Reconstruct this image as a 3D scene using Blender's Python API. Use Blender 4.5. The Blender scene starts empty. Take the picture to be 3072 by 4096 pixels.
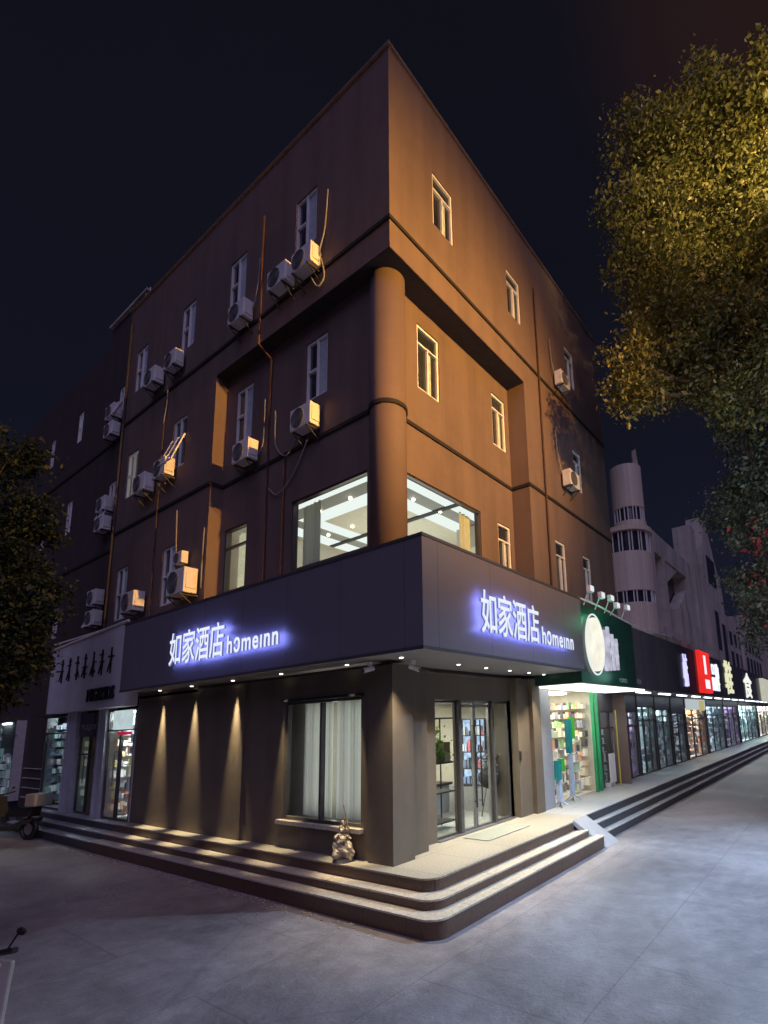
import bpy, bmesh, math, random
import numpy as np
from mathutils import Vector, Matrix
random.seed(7); RNG = np.random.default_rng(11)
C = bpy.context.scene.collection
PI = math.pi

# ------------------------------------------------------------------ materials
def _mat(name):
    m = bpy.data.materials.new(name); m.use_nodes = True
    nt = m.node_tree; return m, nt, nt.nodes, nt.links, nt.nodes['Principled BSDF']

def plain(name, col, rough=.6, metal=0, noise=.12, scale=6, bump=0, bscale=60, spec=.5, stains=0):
    """base colour with procedural unevenness and optional bump"""
    m, nt, N, L, b = _mat(name)
    tc = N.new('ShaderNodeTexCoord')
    n = N.new('ShaderNodeTexNoise'); n.inputs['Scale'].default_value = scale; n.inputs['Detail'].default_value = 6
    n.inputs['Roughness'].default_value = .65
    L.new(tc.outputs['Object'], n.inputs['Vector'])
    r = N.new('ShaderNodeValToRGB')
    r.color_ramp.elements[0].position = .3; r.color_ramp.elements[1].position = .72
    lo = [c * (1 - noise) for c in col[:3]] + [1]; hi = [min(1, c * (1 + noise)) for c in col[:3]] + [1]
    r.color_ramp.elements[0].color = lo; r.color_ramp.elements[1].color = hi
    L.new(n.outputs['Fac'], r.inputs['Fac'])
    out = r.outputs['Color']
    if stains:
        n2 = N.new('ShaderNodeTexNoise'); n2.inputs['Scale'].default_value = 1.0; n2.inputs['Detail'].default_value = 8
        mp = N.new('ShaderNodeMapping'); mp.inputs['Scale'].default_value = (2.2, 2.2, .22)
        L.new(tc.outputs['Object'], mp.inputs['Vector']); L.new(mp.outputs['Vector'], n2.inputs['Vector'])
        r2 = N.new('ShaderNodeValToRGB'); r2.color_ramp.elements[0].position = .42; r2.color_ramp.elements[1].position = .7
        r2.color_ramp.elements[0].color = (1, 1, 1, 1); k = 1 - stains
        r2.color_ramp.elements[1].color = (k, k, k, 1)
        mx = N.new('ShaderNodeMixRGB'); mx.blend_type = 'MULTIPLY'; mx.inputs['Fac'].default_value = 1
        L.new(n2.outputs['Fac'], r2.inputs['Fac']); L.new(out, mx.inputs['Color1']); L.new(r2.outputs['Color'], mx.inputs['Color2'])
        out = mx.outputs['Color']
    L.new(out, b.inputs['Base Color'])
    b.inputs['Roughness'].default_value = rough; b.inputs['Metallic'].default_value = metal
    b.inputs['Specular IOR Level'].default_value = spec
    if bump:
        n3 = N.new('ShaderNodeTexNoise'); n3.inputs['Scale'].default_value = bscale; n3.inputs['Detail'].default_value = 5
        L.new(tc.outputs['Object'], n3.inputs['Vector'])
        bp = N.new('ShaderNodeBump'); bp.inputs['Strength'].default_value = bump; bp.inputs['Distance'].default_value = .02
        L.new(n3.outputs['Fac'], bp.inputs['Height']); L.new(bp.outputs['Normal'], b.inputs['Normal'])
    return m

def emit(name, col, s, var=0, scale=3):
    m, nt, N, L, b = _mat(name)
    N.remove(b); e = N.new('ShaderNodeEmission'); e.inputs['Strength'].default_value = s
    e.inputs['Color'].default_value = (*col, 1)
    if var:
        tc = N.new('ShaderNodeTexCoord'); n = N.new('ShaderNodeTexNoise'); n.inputs['Scale'].default_value = scale
        L.new(tc.outputs['Object'], n.inputs['Vector'])
        r = N.new('ShaderNodeMapRange'); r.inputs['From Min'].default_value = .3; r.inputs['From Max'].default_value = .7
        r.inputs['To Min'].default_value = s * (1 - var); r.inputs['To Max'].default_value = s * (1 + var)
        L.new(n.outputs['Fac'], r.inputs['Value']); L.new(r.outputs['Result'], e.inputs['Strength'])
    L.new(e.outputs[0], N['Material Output'].inputs['Surface'])
    return m

def glass(name, tint=(.9, .95, .95), refl=1.0):
    m, nt, N, L, b = _mat(name); N.remove(b)
    t = N.new('ShaderNodeBsdfTransparent'); t.inputs['Color'].default_value = (*tint, 1)
    g = N.new('ShaderNodeBsdfGlossy'); g.inputs['Roughness'].default_value = .03
    lw = N.new('ShaderNodeLayerWeight'); lw.inputs['Blend'].default_value = .5
    f = N.new('ShaderNodeMath'); f.operation = 'POWER'; f.inputs[1].default_value = 4.5; L.new(lw.outputs['Facing'], f.inputs[0])
    mu = N.new('ShaderNodeMath'); mu.operation = 'MULTIPLY_ADD'; mu.inputs[1].default_value = .8 * refl; mu.inputs[2].default_value = .035 * refl
    mx = N.new('ShaderNodeMixShader')
    L.new(f.outputs[0], mu.inputs[0]); L.new(mu.outputs[0], mx.inputs[0]); L.new(t.outputs[0], mx.inputs[1]); L.new(g.outputs[0], mx.inputs[2])
    L.new(mx.outputs[0], N['Material Output'].inputs['Surface'])
    return m

def colattr(name, rough=.5, glow=0):
    """colour per face from a colour attribute (packaging, goods)"""
    m, nt, N, L, b = _mat(name)
    a = N.new('ShaderNodeAttribute'); a.attribute_name = 'Col'
    L.new(a.outputs['Color'], b.inputs['Base Color']); b.inputs['Roughness'].default_value = rough
    if glow:
        L.new(a.outputs['Color'], b.inputs['Emission Color']); b.inputs['Emission Strength'].default_value = glow
    return m

def leafmat(name, c1, c2, c3, rough=.45):
    m, nt, N, L, b = _mat(name)
    a = N.new('ShaderNodeAttribute'); a.attribute_name = 'Rnd'
    r = N.new('ShaderNodeValToRGB'); e = r.color_ramp.elements
    e[0].color = (*c1, 1); e[1].color = (*c3, 1); e.new(.5).color = (*c2, 1)
    L.new(a.outputs['Fac'], r.inputs['Fac'])
    d = N.new('ShaderNodeBsdfTranslucent'); L.new(r.outputs['Color'], d.inputs['Color'])
    L.new(r.outputs['Color'], b.inputs['Base Color']); b.inputs['Roughness'].default_value = rough
    mx = N.new('ShaderNodeMixShader'); mx.inputs[0].default_value = .3
    L.new(b.outputs[0], mx.inputs[1]); L.new(d.outputs[0], mx.inputs[2]); L.new(mx.outputs[0], N['Material Output'].inputs['Surface'])
    return m

def ground_mat():
    m, nt, N, L, b = _mat('concrete_paving')
    tc = N.new('ShaderNodeTexCoord')
    def noise(s, d=8, r=.6, dist=0):
        n = N.new('ShaderNodeTexNoise'); n.inputs['Scale'].default_value = s; n.inputs['Detail'].default_value = d
        n.inputs['Roughness'].default_value = r; n.inputs['Distortion'].default_value = dist
        L.new(tc.outputs['Object'], n.inputs['Vector']); return n
    n1 = noise(.35, 8, .6, .6); n2 = noise(4, 8, .7); n3 = noise(45, 4)
    r1 = N.new('ShaderNodeValToRGB'); r1.color_ramp.elements[0].position = .36; r1.color_ramp.elements[1].position = .66
    r1.color_ramp.elements[0].color = (.19, .17, .18, 1); r1.color_ramp.elements[1].color = (.38, .35, .36, 1)
    L.new(n1.outputs['Fac'], r1.inputs['Fac'])
    r2 = N.new('ShaderNodeValToRGB'); r2.color_ramp.elements[0].position = .3; r2.color_ramp.elements[1].position = .75
    r2.color_ramp.elements[0].color = (.62, .62, .62, 1); r2.color_ramp.elements[1].color = (1.12, 1.12, 1.12, 1)
    L.new(n2.outputs['Fac'], r2.inputs['Fac'])
    mx = N.new('ShaderNodeMixRGB'); mx.blend_type = 'MULTIPLY'; mx.inputs[0].default_value = 1
    L.new(r1.outputs[0], mx.inputs[1]); L.new(r2.outputs[0], mx.inputs[2])
    # slab joints
    br = N.new('ShaderNodeTexBrick'); br.offset = .5; br.inputs['Scale'].default_value = 1
    br.inputs['Brick Width'].default_value = 2.4; br.inputs['Row Height'].default_value = 1.5; br.inputs['Mortar Size'].default_value = .008
    br.inputs['Mortar Smooth'].default_value = .3
    br.inputs['Color1'].default_value = (1, 1, 1, 1); br.inputs['Color2'].default_value = (.86, .86, .86, 1); br.inputs['Mortar'].default_value = (.35, .35, .35, 1)
    nd = noise(1.2, 3); mv = N.new('ShaderNodeMixRGB'); mv.inputs[0].default_value = .045
    L.new(tc.outputs['Object'], mv.inputs[1]); L.new(nd.outputs['Color'], mv.inputs[2]); L.new(mv.outputs[0], br.inputs['Vector'])
    m2 = N.new('ShaderNodeMixRGB'); m2.blend_type = 'MULTIPLY'; m2.inputs[0].default_value = .5
    L.new(mx.outputs[0], m2.inputs[1]); L.new(br.outputs['Color'], m2.inputs[2])
    # cracks
    vo = N.new('ShaderNodeTexVoronoi'); vo.feature = 'DISTANCE_TO_EDGE'; vo.inputs['Scale'].default_value = .33
    mv2 = N.new('ShaderNodeMixRGB'); mv2.inputs[0].default_value = .12; n5 = noise(3, 6)
    L.new(tc.outputs['Object'], mv2.inputs[1]); L.new(n5.outputs['Color'], mv2.inputs[2]); L.new(mv2.outputs[0], vo.inputs['Vector'])
    r3 = N.new('ShaderNodeValToRGB'); r3.color_ramp.elements[0].position = .0; r3.color_ramp.elements[1].position = .006
    r3.color_ramp.elements[0].color = (.45, .45, .45, 1); r3.color_ramp.elements[1].color = (1, 1, 1, 1)
    L.new(vo.outputs['Distance'], r3.inputs['Fac'])
    m3 = N.new('ShaderNodeMixRGB'); m3.blend_type = 'MULTIPLY'; m3.inputs[0].default_value = .25
    L.new(m2.outputs[0], m3.inputs[1]); L.new(r3.outputs[0], m3.inputs[2]); L.new(m3.outputs[0], b.inputs['Base Color'])
    rr = N.new('ShaderNodeMapRange'); rr.inputs['To Min'].default_value = .24; rr.inputs['To Max'].default_value = .52
    L.new(n2.outputs['Fac'], rr.inputs['Value']); L.new(rr.outputs[0], b.inputs['Roughness'])
    ad = N.new('ShaderNodeMath'); ad.operation = 'ADD'; m4 = N.new('ShaderNodeMath'); m4.operation = 'MULTIPLY'; m4.inputs[1].default_value = .35
    n6 = noise(14, 6, .7); L.new(n3.outputs['Fac'], m4.inputs[0]); L.new(m4.outputs[0], ad.inputs[0]); L.new(n6.outputs['Fac'], ad.inputs[1])
    bp = N.new('ShaderNodeBump'); bp.inputs['Strength'].default_value = .55; bp.inputs['Distance'].default_value = .03
    L.new(ad.outputs[0], bp.inputs['Height']); L.new(bp.outputs['Normal'], b.inputs['Normal'])
    return m

def stone_tile(name, c, joint, w, h, rough=.4):
    m, nt, N, L, b = _mat(name)
    tc = N.new('ShaderNodeTexCoord'); br = N.new('ShaderNodeTexBrick'); br.offset = 0
    br.inputs['Scale'].default_value = 1; br.inputs['Brick Width'].default_value = w; br.inputs['Row Height'].default_value = h
    br.inputs['Mortar Size'].default_value = .006
    br.inputs['Color1'].default_value = (*c, 1); br.inputs['Color2'].default_value = (*[x * .85 for x in c], 1); br.inputs['Mortar'].default_value = (*joint, 1)
    L.new(tc.outputs['Object'], br.inputs['Vector'])
    n = N.new('ShaderNodeTexNoise'); n.inputs['Scale'].default_value = 35; n.inputs['Detail'].default_value = 6; L.new(tc.outputs['Object'], n.inputs['Vector'])
    r = N.new('ShaderNodeValToRGB'); r.color_ramp.elements[0].color = (.6, .6, .6, 1); r.color_ramp.elements[1].color = (1.2, 1.2, 1.2, 1)
    r.color_ramp.elements[0].position = .3; r.color_ramp.elements[1].position = .7
    L.new(n.outputs['Fac'], r.inputs['Fac']); mx = N.new('ShaderNodeMixRGB'); mx.blend_type = 'MULTIPLY'; mx.inputs[0].default_value = .8
    L.new(br.outputs['Color'], mx.inputs[1]); L.new(r.outputs[0], mx.inputs[2]); L.new(mx.outputs[0], b.inputs['Base Color'])
    b.inputs['Roughness'].default_value = rough
    return m

M = {}
M['paint'] = plain('brown_wall_paint', (.160, .113, .103), .78, noise=.08, scale=2.5, bump=.2, bscale=70, stains=.24)
M['paint_far'] = plain('shade_darkened_brown_paint', (.055, .042, .042), .8, noise=.12, scale=2, stains=.15)  # brown paint darkened to stand in for the far wing's dim light
M['panel'] = plain('grey_brown_metal_panel', (.15, .14, .165), .5, noise=.05, scale=3)
def seams(m, w):
    nt = m.node_tree; N, L = nt.nodes, nt.links; b = N['Principled BSDF']; src = b.inputs['Base Color'].links[0].from_socket
    tc = N.new('ShaderNodeTexCoord'); sp = N.new('ShaderNodeSeparateXYZ'); ad = N.new('ShaderNodeMath'); ad.operation = 'ADD'
    L.new(tc.outputs['Object'], sp.inputs[0]); L.new(sp.outputs['X'], ad.inputs[0]); L.new(sp.outputs['Y'], ad.inputs[1])
    dv = N.new('ShaderNodeMath'); dv.operation = 'DIVIDE'; dv.inputs[1].default_value = w; L.new(ad.outputs[0], dv.inputs[0])
    fr = N.new('ShaderNodeMath'); fr.operation = 'FRACT'; L.new(dv.outputs[0], fr.inputs[0])
    lt = N.new('ShaderNodeMath'); lt.operation = 'LESS_THAN'; lt.inputs[1].default_value = .012 / w; L.new(fr.outputs[0], lt.inputs[0])
    mu = N.new('ShaderNodeMath'); mu.operation = 'MULTIPLY'; mu.inputs[1].default_value = .55; L.new(lt.outputs[0], mu.inputs[0])
    mx = N.new('ShaderNodeMixRGB'); L.new(mu.outputs[0], mx.inputs[0]); L.new(src, mx.inputs[1]); mx.inputs[2].default_value = (.03, .025, .025, 1)
    L.new(mx.outputs[0], b.inputs['Base Color'])
seams(M['panel'], 1.22)
M['groove'] = plain('dark_groove', (.012, .010, .012), .8)
M['soffit'] = plain('grey_soffit', (.30, .28, .26), .5, noise=.08)
M['white'] = plain('white_upvc', (.85, .85, .85), .4, noise=.05)
M['acw'] = plain('ac_white_metal', (.82, .82, .80), .5, noise=.08, scale=4, stains=.15)
M['acdark'] = plain('ac_grille', (.16, .16, .17), .6)
M['pane'] = plain('dark_window_glass', (.030, .036, .046), .12, noise=.5, scale=1.5, spec=.8)
M['pane_pale'] = plain('pale_pane_sheet', (.42, .50, .56), .8, noise=.25, scale=9)
M['glass'] = glass('clear_glass')
M['glass_shop'] = glass('shop_glass', (.9, .95, .95), .45)
M['pipe'] = plain('rusty_brown_pipe', (.115, .065, .052), .9, noise=.2, spec=.1)
M['cable'] = plain('grey_cable', (.26, .25, .25), .8)
M['cable_dark'] = plain('black_cable', (.02, .02, .02), .6)
M['riser'] = stone_tile('brown_granite_riser', (.10, .055, .038), (.035, .022, .018), .8, .8)
M['tread'] = stone_tile('cream_stone_tread', (.52, .47, .39), (.25, .22, .19), .8, .8, .45)
M['landing'] = stone_tile('beige_landing_tile', (.36, .335, .28), (.2, .18, .15), .8, .8, .35)
M['riser_g'] = stone_tile('dark_grey_riser', (.05, .05, .055), (.03, .03, .03), .8, .8)
M['tread_g'] = stone_tile('grey_stone_tread', (.42, .43, .44), (.2, .2, .2), .8, .8, .4)
M['ramp'] = plain('grey_ramp_stone', (.36, .36, .37), .5, noise=.1)
M['ground'] = ground_mat()
M['steel'] = plain('brushed_steel', (.45, .45, .48), .3, .9, noise=.1)
M['black'] = plain('black_metal', (.015, .015, .017), .4)
M['darkgrey'] = plain('dark_grey_metal', (.06, .06, .065), .5)
M['rock'] = plain('grey_rockery', (.36, .31, .24), .8, noise=.55, scale=9, bump=.9, bscale=22)
M['lobby_wall'] = plain('lobby_beige_wall', (.50, .46, .38), .6, noise=.06)
M['lobby_white'] = plain('lobby_white_ceiling', (.7, .69, .66), .6, noise=.04)
M['lobby_dark'] = plain('lobby_grey_ceiling', (.26, .26, .25), .6, noise=.04)
M['lobby_floor'] = stone_tile('lobby_floor_tile', (.55, .52, .46), (.3, .28, .25), .8, .8, .2)
M['desk'] = plain('grey_counter', (.30, .30, .30), .4)
M['curtain'] = leafmat('sheer_curtain', (.6, .6, .56), (.6, .6, .56), (.6, .6, .56), .9)
M['frame_dark'] = plain('bronze_frame', (.10, .095, .10), .35, .4)
M['plantpot'] = plain('grey_planter', (.22, .22, .24), .6)
M['leafgreen'] = leafmat('indoor_leaf', (.03, .09, .01), (.09, .20, .02), (.25, .38, .03))
M['flower'] = leafmat('dried_flower', (.05, .05, .05), (.2, .2, .19), (.6, .6, .58))
M['flower_dark'] = plain('dark_woven_ball', (.03, .032, .032), .8, noise=.4, scale=30)
M['letter'] = emit('lit_letter_face', (.80, .86, 1.0), 1.05)
M['letter_back'] = emit('letter_back_light', (.24, .28, 1.0), 15)
M['letter_side'] = emit('letter_side', (.35, .4, 1.0), .35)
M['lamp_warm'] = emit('downlight_bulb', (1, .86, .66), 6)
M['cove'] = emit('cove_light', (1, .99, .93), 1.15)
M['cove2'] = emit('lobby_ceiling_light', (1, .93, .80), 3.2)
M['display'] = emit('display_shelf_backlight', (.62, .76, 1.0), 1.0, .35, 9)
M['white_light'] = emit('shop_light_panel', (.93, .98, 1.0), 3.2)
M['soffit_light'] = emit('shop_soffit_light', (1.0, 1.0, .9), 3.5, .15, 2)
M['goods'] = colattr('packaging')
M['goods_glow'] = colattr('self_glow_packaging', .5, .12)  # slight emission of their own makes the shop goods look lit
M['trunk'] = plain('bark', (.09, .065, .05), .9, noise=.4, scale=12, bump=.6, bscale=18)
M['leaf_big'] = leafmat('camphor_leaf', (.07, .085, .02), (.14, .15, .04), (.27, .25, .08), .4)
M['leaf_low'] = leafmat('street_tree_leaf', (.08, .11, .07), (.16, .2, .14), (.3, .33, .26), .4)
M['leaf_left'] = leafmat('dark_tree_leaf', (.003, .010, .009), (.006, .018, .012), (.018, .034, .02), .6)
M['blossom'] = plain('red_blossom', (.5, .06, .08), .7)
M['tower'] = stone_tile('white_tile_cladding', (.86, .76, .60), (.56, .5, .42), .3, .12, .5)
M['grey_wall'] = plain('grey_rendered_wall', (.56, .52, .46), .8, noise=.15, scale=1.5, stains=.35)
M['fascia_black'] = plain('black_fascia_panel', (.085, .085, .105), .35, noise=.15)
M['fascia_glow'] = plain('black_panel_green_glow', (.012, .055, .04), .35, noise=.3)  # green glow of the sign is put into the black fascia's colour
M['fascia_white'] = plain('off_white_fascia_panel', (.72, .73, .76), .5, noise=.08, scale=2, stains=.15)
M['sign_black'] = plain('black_sign_letters', (.01, .01, .014), .5)
M['green'] = plain('green_painted_post', (.02, .30, .12), .4)
M['yellow'] = plain('yellow_painted_pole', (.45, .38, .08), .4)

# ------------------------------------------------------------------ mesh builder
class MB:
    def __init__(s): s.v = []; s.f = []; s.m = []; s.c = []; s.p = []
    def add(s, vs, fs, mi=0, col=None):
        s.p.append((len(s.v), len(s.f))); o = len(s.v); s.v += [tuple(v) for v in vs]
        for f in fs: s.f.append(tuple(o + i for i in f)); s.m.append(mi); s.c.append(col)
        return s
    def quad(s, a, b, c, d, mi=0, col=None): return s.add([a, b, c, d], [(0, 1, 2, 3)], mi, col)
    def box(s, x0, x1, y0, y1, z0, z1, mi=0, col=None):
        if x0 > x1: x0, x1 = x1, x0
        if y0 > y1: y0, y1 = y1, y0
        if z0 > z1: z0, z1 = z1, z0
        v = [(x0, y0, z0), (x1, y0, z0), (x1, y1, z0), (x0, y1, z0), (x0, y0, z1), (x1, y0, z1), (x1, y1, z1), (x0, y1, z1)]
        return s.add(v, [(0, 3, 2, 1), (4, 5, 6, 7), (0, 1, 5, 4), (1, 2, 6, 5), (2, 3, 7, 6), (3, 0, 4, 7)], mi, col)
    def prism(s, poly, z0, z1, mi=0, mtop=None, col=None):
        n = len(poly); v = [(x, y, z0) for x, y in poly] + [(x, y, z1) for x, y in poly]
        s.add(v, [tuple(range(n - 1, -1, -1))] + [(i, (i + 1) % n, n + (i + 1) % n, n + i) for i in range(n)], mi, col)
        return s.add([(x, y, z1) for x, y in poly], [tuple(range(n))], mi if mtop is None else mtop, col)
    def extr(s, poly3, d, mi=0, col=None):
        """extrude planar 3D polygon along vector d"""
        n = len(poly3); d = Vector(d); a = [Vector(p) for p in poly3]; b = [p + d for p in a]
        return s.add(a + b, [tuple(range(n - 1, -1, -1)), tuple(range(n, 2 * n))] + [(i, (i + 1) % n, n + (i + 1) % n, n + i) for i in range(n)], mi, col)
    def tube(s, pts, r, n=8, mi=0, caps=True):
        pts = [Vector(p) for p in pts]; rs = r if isinstance(r, (list, tuple)) else [r] * len(pts); vs = []
        for i, p in enumerate(pts):
            d = (pts[min(i + 1, len(pts) - 1)] - pts[max(i - 1, 0)]).normalized()
            a = d.cross(Vector((0, 0, 1)));  a = a.normalized() if a.length > 1e-4 else Vector((1, 0, 0)); b = d.cross(a)
            vs += [p + (a * math.cos(2 * PI * k / n) + b * math.sin(2 * PI * k / n)) * rs[i] for k in range(n)]
        fs = [(i * n + k, i * n + (k + 1) % n, (i + 1) * n + (k + 1) % n, (i + 1) * n + k) for i in range(len(pts) - 1) for k in range(n)]
        if caps: fs += [tuple(range(n - 1, -1, -1)), tuple(range((len(pts) - 1) * n, len(pts) * n))]
        return s.add(vs, fs, mi)
    def ball(s, c, r, n=10, mi=0, col=None, sc=(1, 1, 1), jit=0):
        vs = []; m = n // 2
        for i in range(m + 1):
            for k in range(n):
                t = PI * i / m; p = 2 * PI * k / n; q = r * (1 + random.uniform(-jit, jit))
                vs.append((c[0] + q * sc[0] * math.sin(t) * math.cos(p), c[1] + q * sc[1] * math.sin(t) * math.sin(p), c[2] + q * sc[2] * math.cos(t)))
        return s.add(vs, [(i * n + k, (i + 1) * n + k, (i + 1) * n + (k + 1) % n, i * n + (k + 1) % n) for i in range(m) for k in range(n)], mi, col)
    def build_each(s, name, mats, parent=None, **k):
        """every added piece becomes an object of its own"""
        out = []; e = s.p[1:] + [(len(s.v), len(s.f))]
        for (v0, f0), (v1, f1) in zip(s.p, e):
            q = MB(); q.v = s.v[v0:v1]; q.f = [tuple(i - v0 for i in f) for f in s.f[f0:f1]]; q.m = s.m[f0:f1]; q.c = s.c[f0:f1]
            out.append(q.build(name, mats, parent, **k))
        return out
    def build(s, name, mats, parent=None, smooth=False, bevel=0):
        if not isinstance(mats, (list, tuple)): mats = [mats]
        me = bpy.data.meshes.new(name); off = Vector((0, 0, 0))
        if parent is not None:
            p = parent
            while p is not None: off += p.location; p = p.parent
        vs = [(x - off.x, y - off.y, z - off.z) for x, y, z in s.v]
        me.from_pydata(vs, [], s.f)
        for m in mats: me.materials.append(m)
        me.polygons.foreach_set('material_index', s.m)
        if any(c is not None for c in s.c):
            ca = me.color_attributes.new('Col', 'FLOAT_COLOR', 'CORNER'); k = 0; buf = []
            for f, c in zip(s.f, s.c):
                c = c or (.5, .5, .5); buf += [c[0], c[1], c[2], 1] * len(f)
            ca.data.foreach_set('color', buf)
        if smooth: me.polygons.foreach_set('use_smooth', [True] * len(s.f))
        me.update()
        o = bpy.data.objects.new(name, me); C.objects.link(o)
        if parent is not None: o.parent = parent
        if bevel:
            b = o.modifiers.new('bevel', 'BEVEL'); b.width = bevel; b.segments = 2; b.limit_method = 'ANGLE'
        return o

def tag(o, label=None, cat=None, group=None, kind=None):
    if label: o['label'] = label
    if cat: o['category'] = cat
    if group: o['group'] = group
    if kind: o['kind'] = kind
    return o
def empty(name, loc=(0, 0, 0)):
    o = bpy.data.objects.new(name, None); o.location = loc; o.empty_display_size = .2; C.objects.link(o); return o
def kids(o): return [c for c in bpy.data.objects if c.parent == o]
def copy_tree(o, parent=None):
    c = o.copy(); C.objects.link(c); c.parent = parent
    for k in kids(o): copy_tree(k, c)
    return c

def text_mesh(body, w, h, depth, bold=0.0, italic=False, space=1.0):
    """glyph outlines as a flat mesh in a w x h box, extruded; returns verts, faces, face kinds"""
    cu = bpy.data.curves.new('lettering', 'FONT'); cu.body = body; cu.extrude = depth / 2; cu.offset = bold; cu.resolution_u = 3; cu.space_character = space
    if italic: cu.shear = .25
    o = bpy.data.objects.new('lettering', cu); C.objects.link(o)
    dg = bpy.context.evaluated_depsgraph_get(); me = bpy.data.meshes.new_from_object(o.evaluated_get(dg))
    bpy.data.objects.remove(o); bpy.data.curves.remove(cu)
    V = [v.co.copy() for v in me.vertices]; Fa = [(tuple(p.vertices), p.normal.z) for p in me.polygons]
    bpy.data.meshes.remove(me)
    x0 = min(v.x for v in V); x1 = max(v.x for v in V); y0 = min(v.y for v in V); y1 = max(v.y for v in V)
    for v in V: v.x = (v.x - x0) / (x1 - x0) * w; v.y = (v.y - y0) / (y1 - y0) * h
    return V, Fa
def put_text(mb, body, org, U, W, Nn, w, h, depth=.03, bold=0.0, mi_front=0, mi_side=0, mi_back=0, italic=False, space=1.0):
    """U: reading direction, W: up, Nn: towards the reader; org: lower-left on the wall side"""
    V, Fa = text_mesh(body, w, h, depth, 0, italic, space); U = Vector(U); W = Vector(W); Nn = Vector(Nn); org = Vector(org)
    k = bold * h   # stroke weight: shifted copies, each a hair in front of the last
    for i, (dx, dy) in enumerate(((0, 0), (k, 0), (0, k), (k, k)) if bold else ((0, 0),)):
        vs = [org + U * (v.x + dx) + W * (v.y + dy) + Nn * (v.z + .0015 * i) for v in V]
        o = len(mb.v); mb.v += [tuple(v) for v in vs]
        for f, nz in Fa:
            mb.f.append(tuple(o + i_ for i_ in f)); mb.c.append(None)
            mb.m.append(mi_front if nz > .5 else (mi_back if nz < -.5 else mi_side))

# planes: 'L' faces -x at x=c, u=y ; 'R' faces -y at y=c, u=x ; d = distance out of the wall
def P(pl, c, u, d, z): return (c - d, u, z) if pl == 'L' else (u, c - d, z)
def pbox(mb, pl, c, u0, u1, d0, d1, z0, z1, mi=0, col=None):
    if pl == 'L': mb.box(c - d0, c - d1, u0, u1, z0, z1, mi, col)
    else: mb.box(u0, u1, c - d0, c - d1, z0, z1, mi, col)
def wall(mb, pl, c, u0, u1, z0, z1, holes, depth=.16, mi=0):
    us = sorted({u0, u1, *[h[0] for h in holes], *[h[1] for h in holes]}); zs = sorted({z0, z1, *[h[2] for h in holes], *[h[3] for h in holes]})
    us = [u for u in us if u0 <= u <= u1]; zs = [z for z in zs if z0 <= z <= z1]
    for a, b in zip(us, us[1:]):
        for e, f in zip(zs, zs[1:]):
            mu, mz = (a + b) / 2, (e + f) / 2
            if any(h[0] < mu < h[1] and h[2] < mz < h[3] for h in holes): continue
            mb.quad(P(pl, c, a, 0, e), P(pl, c, b, 0, e), P(pl, c, b, 0, f), P(pl, c, a, 0, f), mi)
    for h in holes:
        a, b, e, f = max(h[0], u0), min(h[1], u1), max(h[2], z0), min(h[3], z1)
        if a >= b or e >= f: continue
        for q in (((a, e), (b, e)), ((b, e), (b, f)), ((b, f), (a, f)), ((a, f), (a, e))):
            (p0, q0), (p1, q1) = q
            mb.quad(P(pl, c, p0, 0, q0), P(pl, c, p1, 0, q1), P(pl, c, p1, -depth, q1), P(pl, c, p0, -depth, q0), mi)

# ------------------------------------------------------------------ ground
g = MB(); g.quad((-150, -150, 0), (250, -150, 0), (250, 200, 0), (-150, 200, 0)); tag(g.build('ground', M['ground']), kind='structure')

Z3, Z2, Z1 = .485, .331, .214
def lpoly(gl, gr, x1, y1, r, inner=.6):
    """L-shaped platform outline with a rounded street corner"""
    pts = [(-gl, y1)]
    cx, cy = -gl + r, -gr + r
    for k in range(0, 13):
        t = PI + (PI / 2) * k / 12; pts.append((cx + r * math.cos(t), cy + r * math.sin(t)))
    pts += [(x1, -gr), (x1, inner), (inner, inner), (inner, y1)]
    return pts[::-1] if False else pts
steps = empty('entrance_steps', (0, 0, 0))
tag(steps, 'three brown granite steps with cream treads wrapping round the hotel corner', 'steps')
mb = MB()
for gl, gr, z0, z1 in ((.222 + .4, .835 + .4, -.05, Z1), (.222 + .2, .835 + .2, Z1, Z2), (.222, .835, Z2, Z3)):
    mb.prism(lpoly(gl, gr, 3.71 + (.4 if z1 == Z1 else .2 if z1 == Z2 else 0) * .95, 7.95, .22), z0, z1 - .022)
mb.build('riser', M['riser'], steps)
mb = MB()
for gl, gr, z1 in ((.222 + .4, .835 + .4, Z1), (.222 + .2, .835 + .2, Z2)):
    mb.prism(lpoly(gl + .012, gr + .012, 3.71 + (.4 if z1 == Z1 else .2) * .95, 7.95, .23), z1 - .022, z1)
mb.build('tread', M['tread'], steps)
mb = MB(); mb.prism(lpoly(.222 + .012, .835 + .012, 4.28, 7.95, .23), Z3 - .022, Z3); mb.build('landing', M['landing'], steps)
mb = MB()
mb.extr([(3.70, -.835, Z3 + .03), (4.26, -.835, Z3 + .03), (4.72, -1.27, .0), (4.10, -1.27, .0)], (0, 0, -.09)); mb.build('cheek_slab', M['ramp'], steps)

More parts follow.
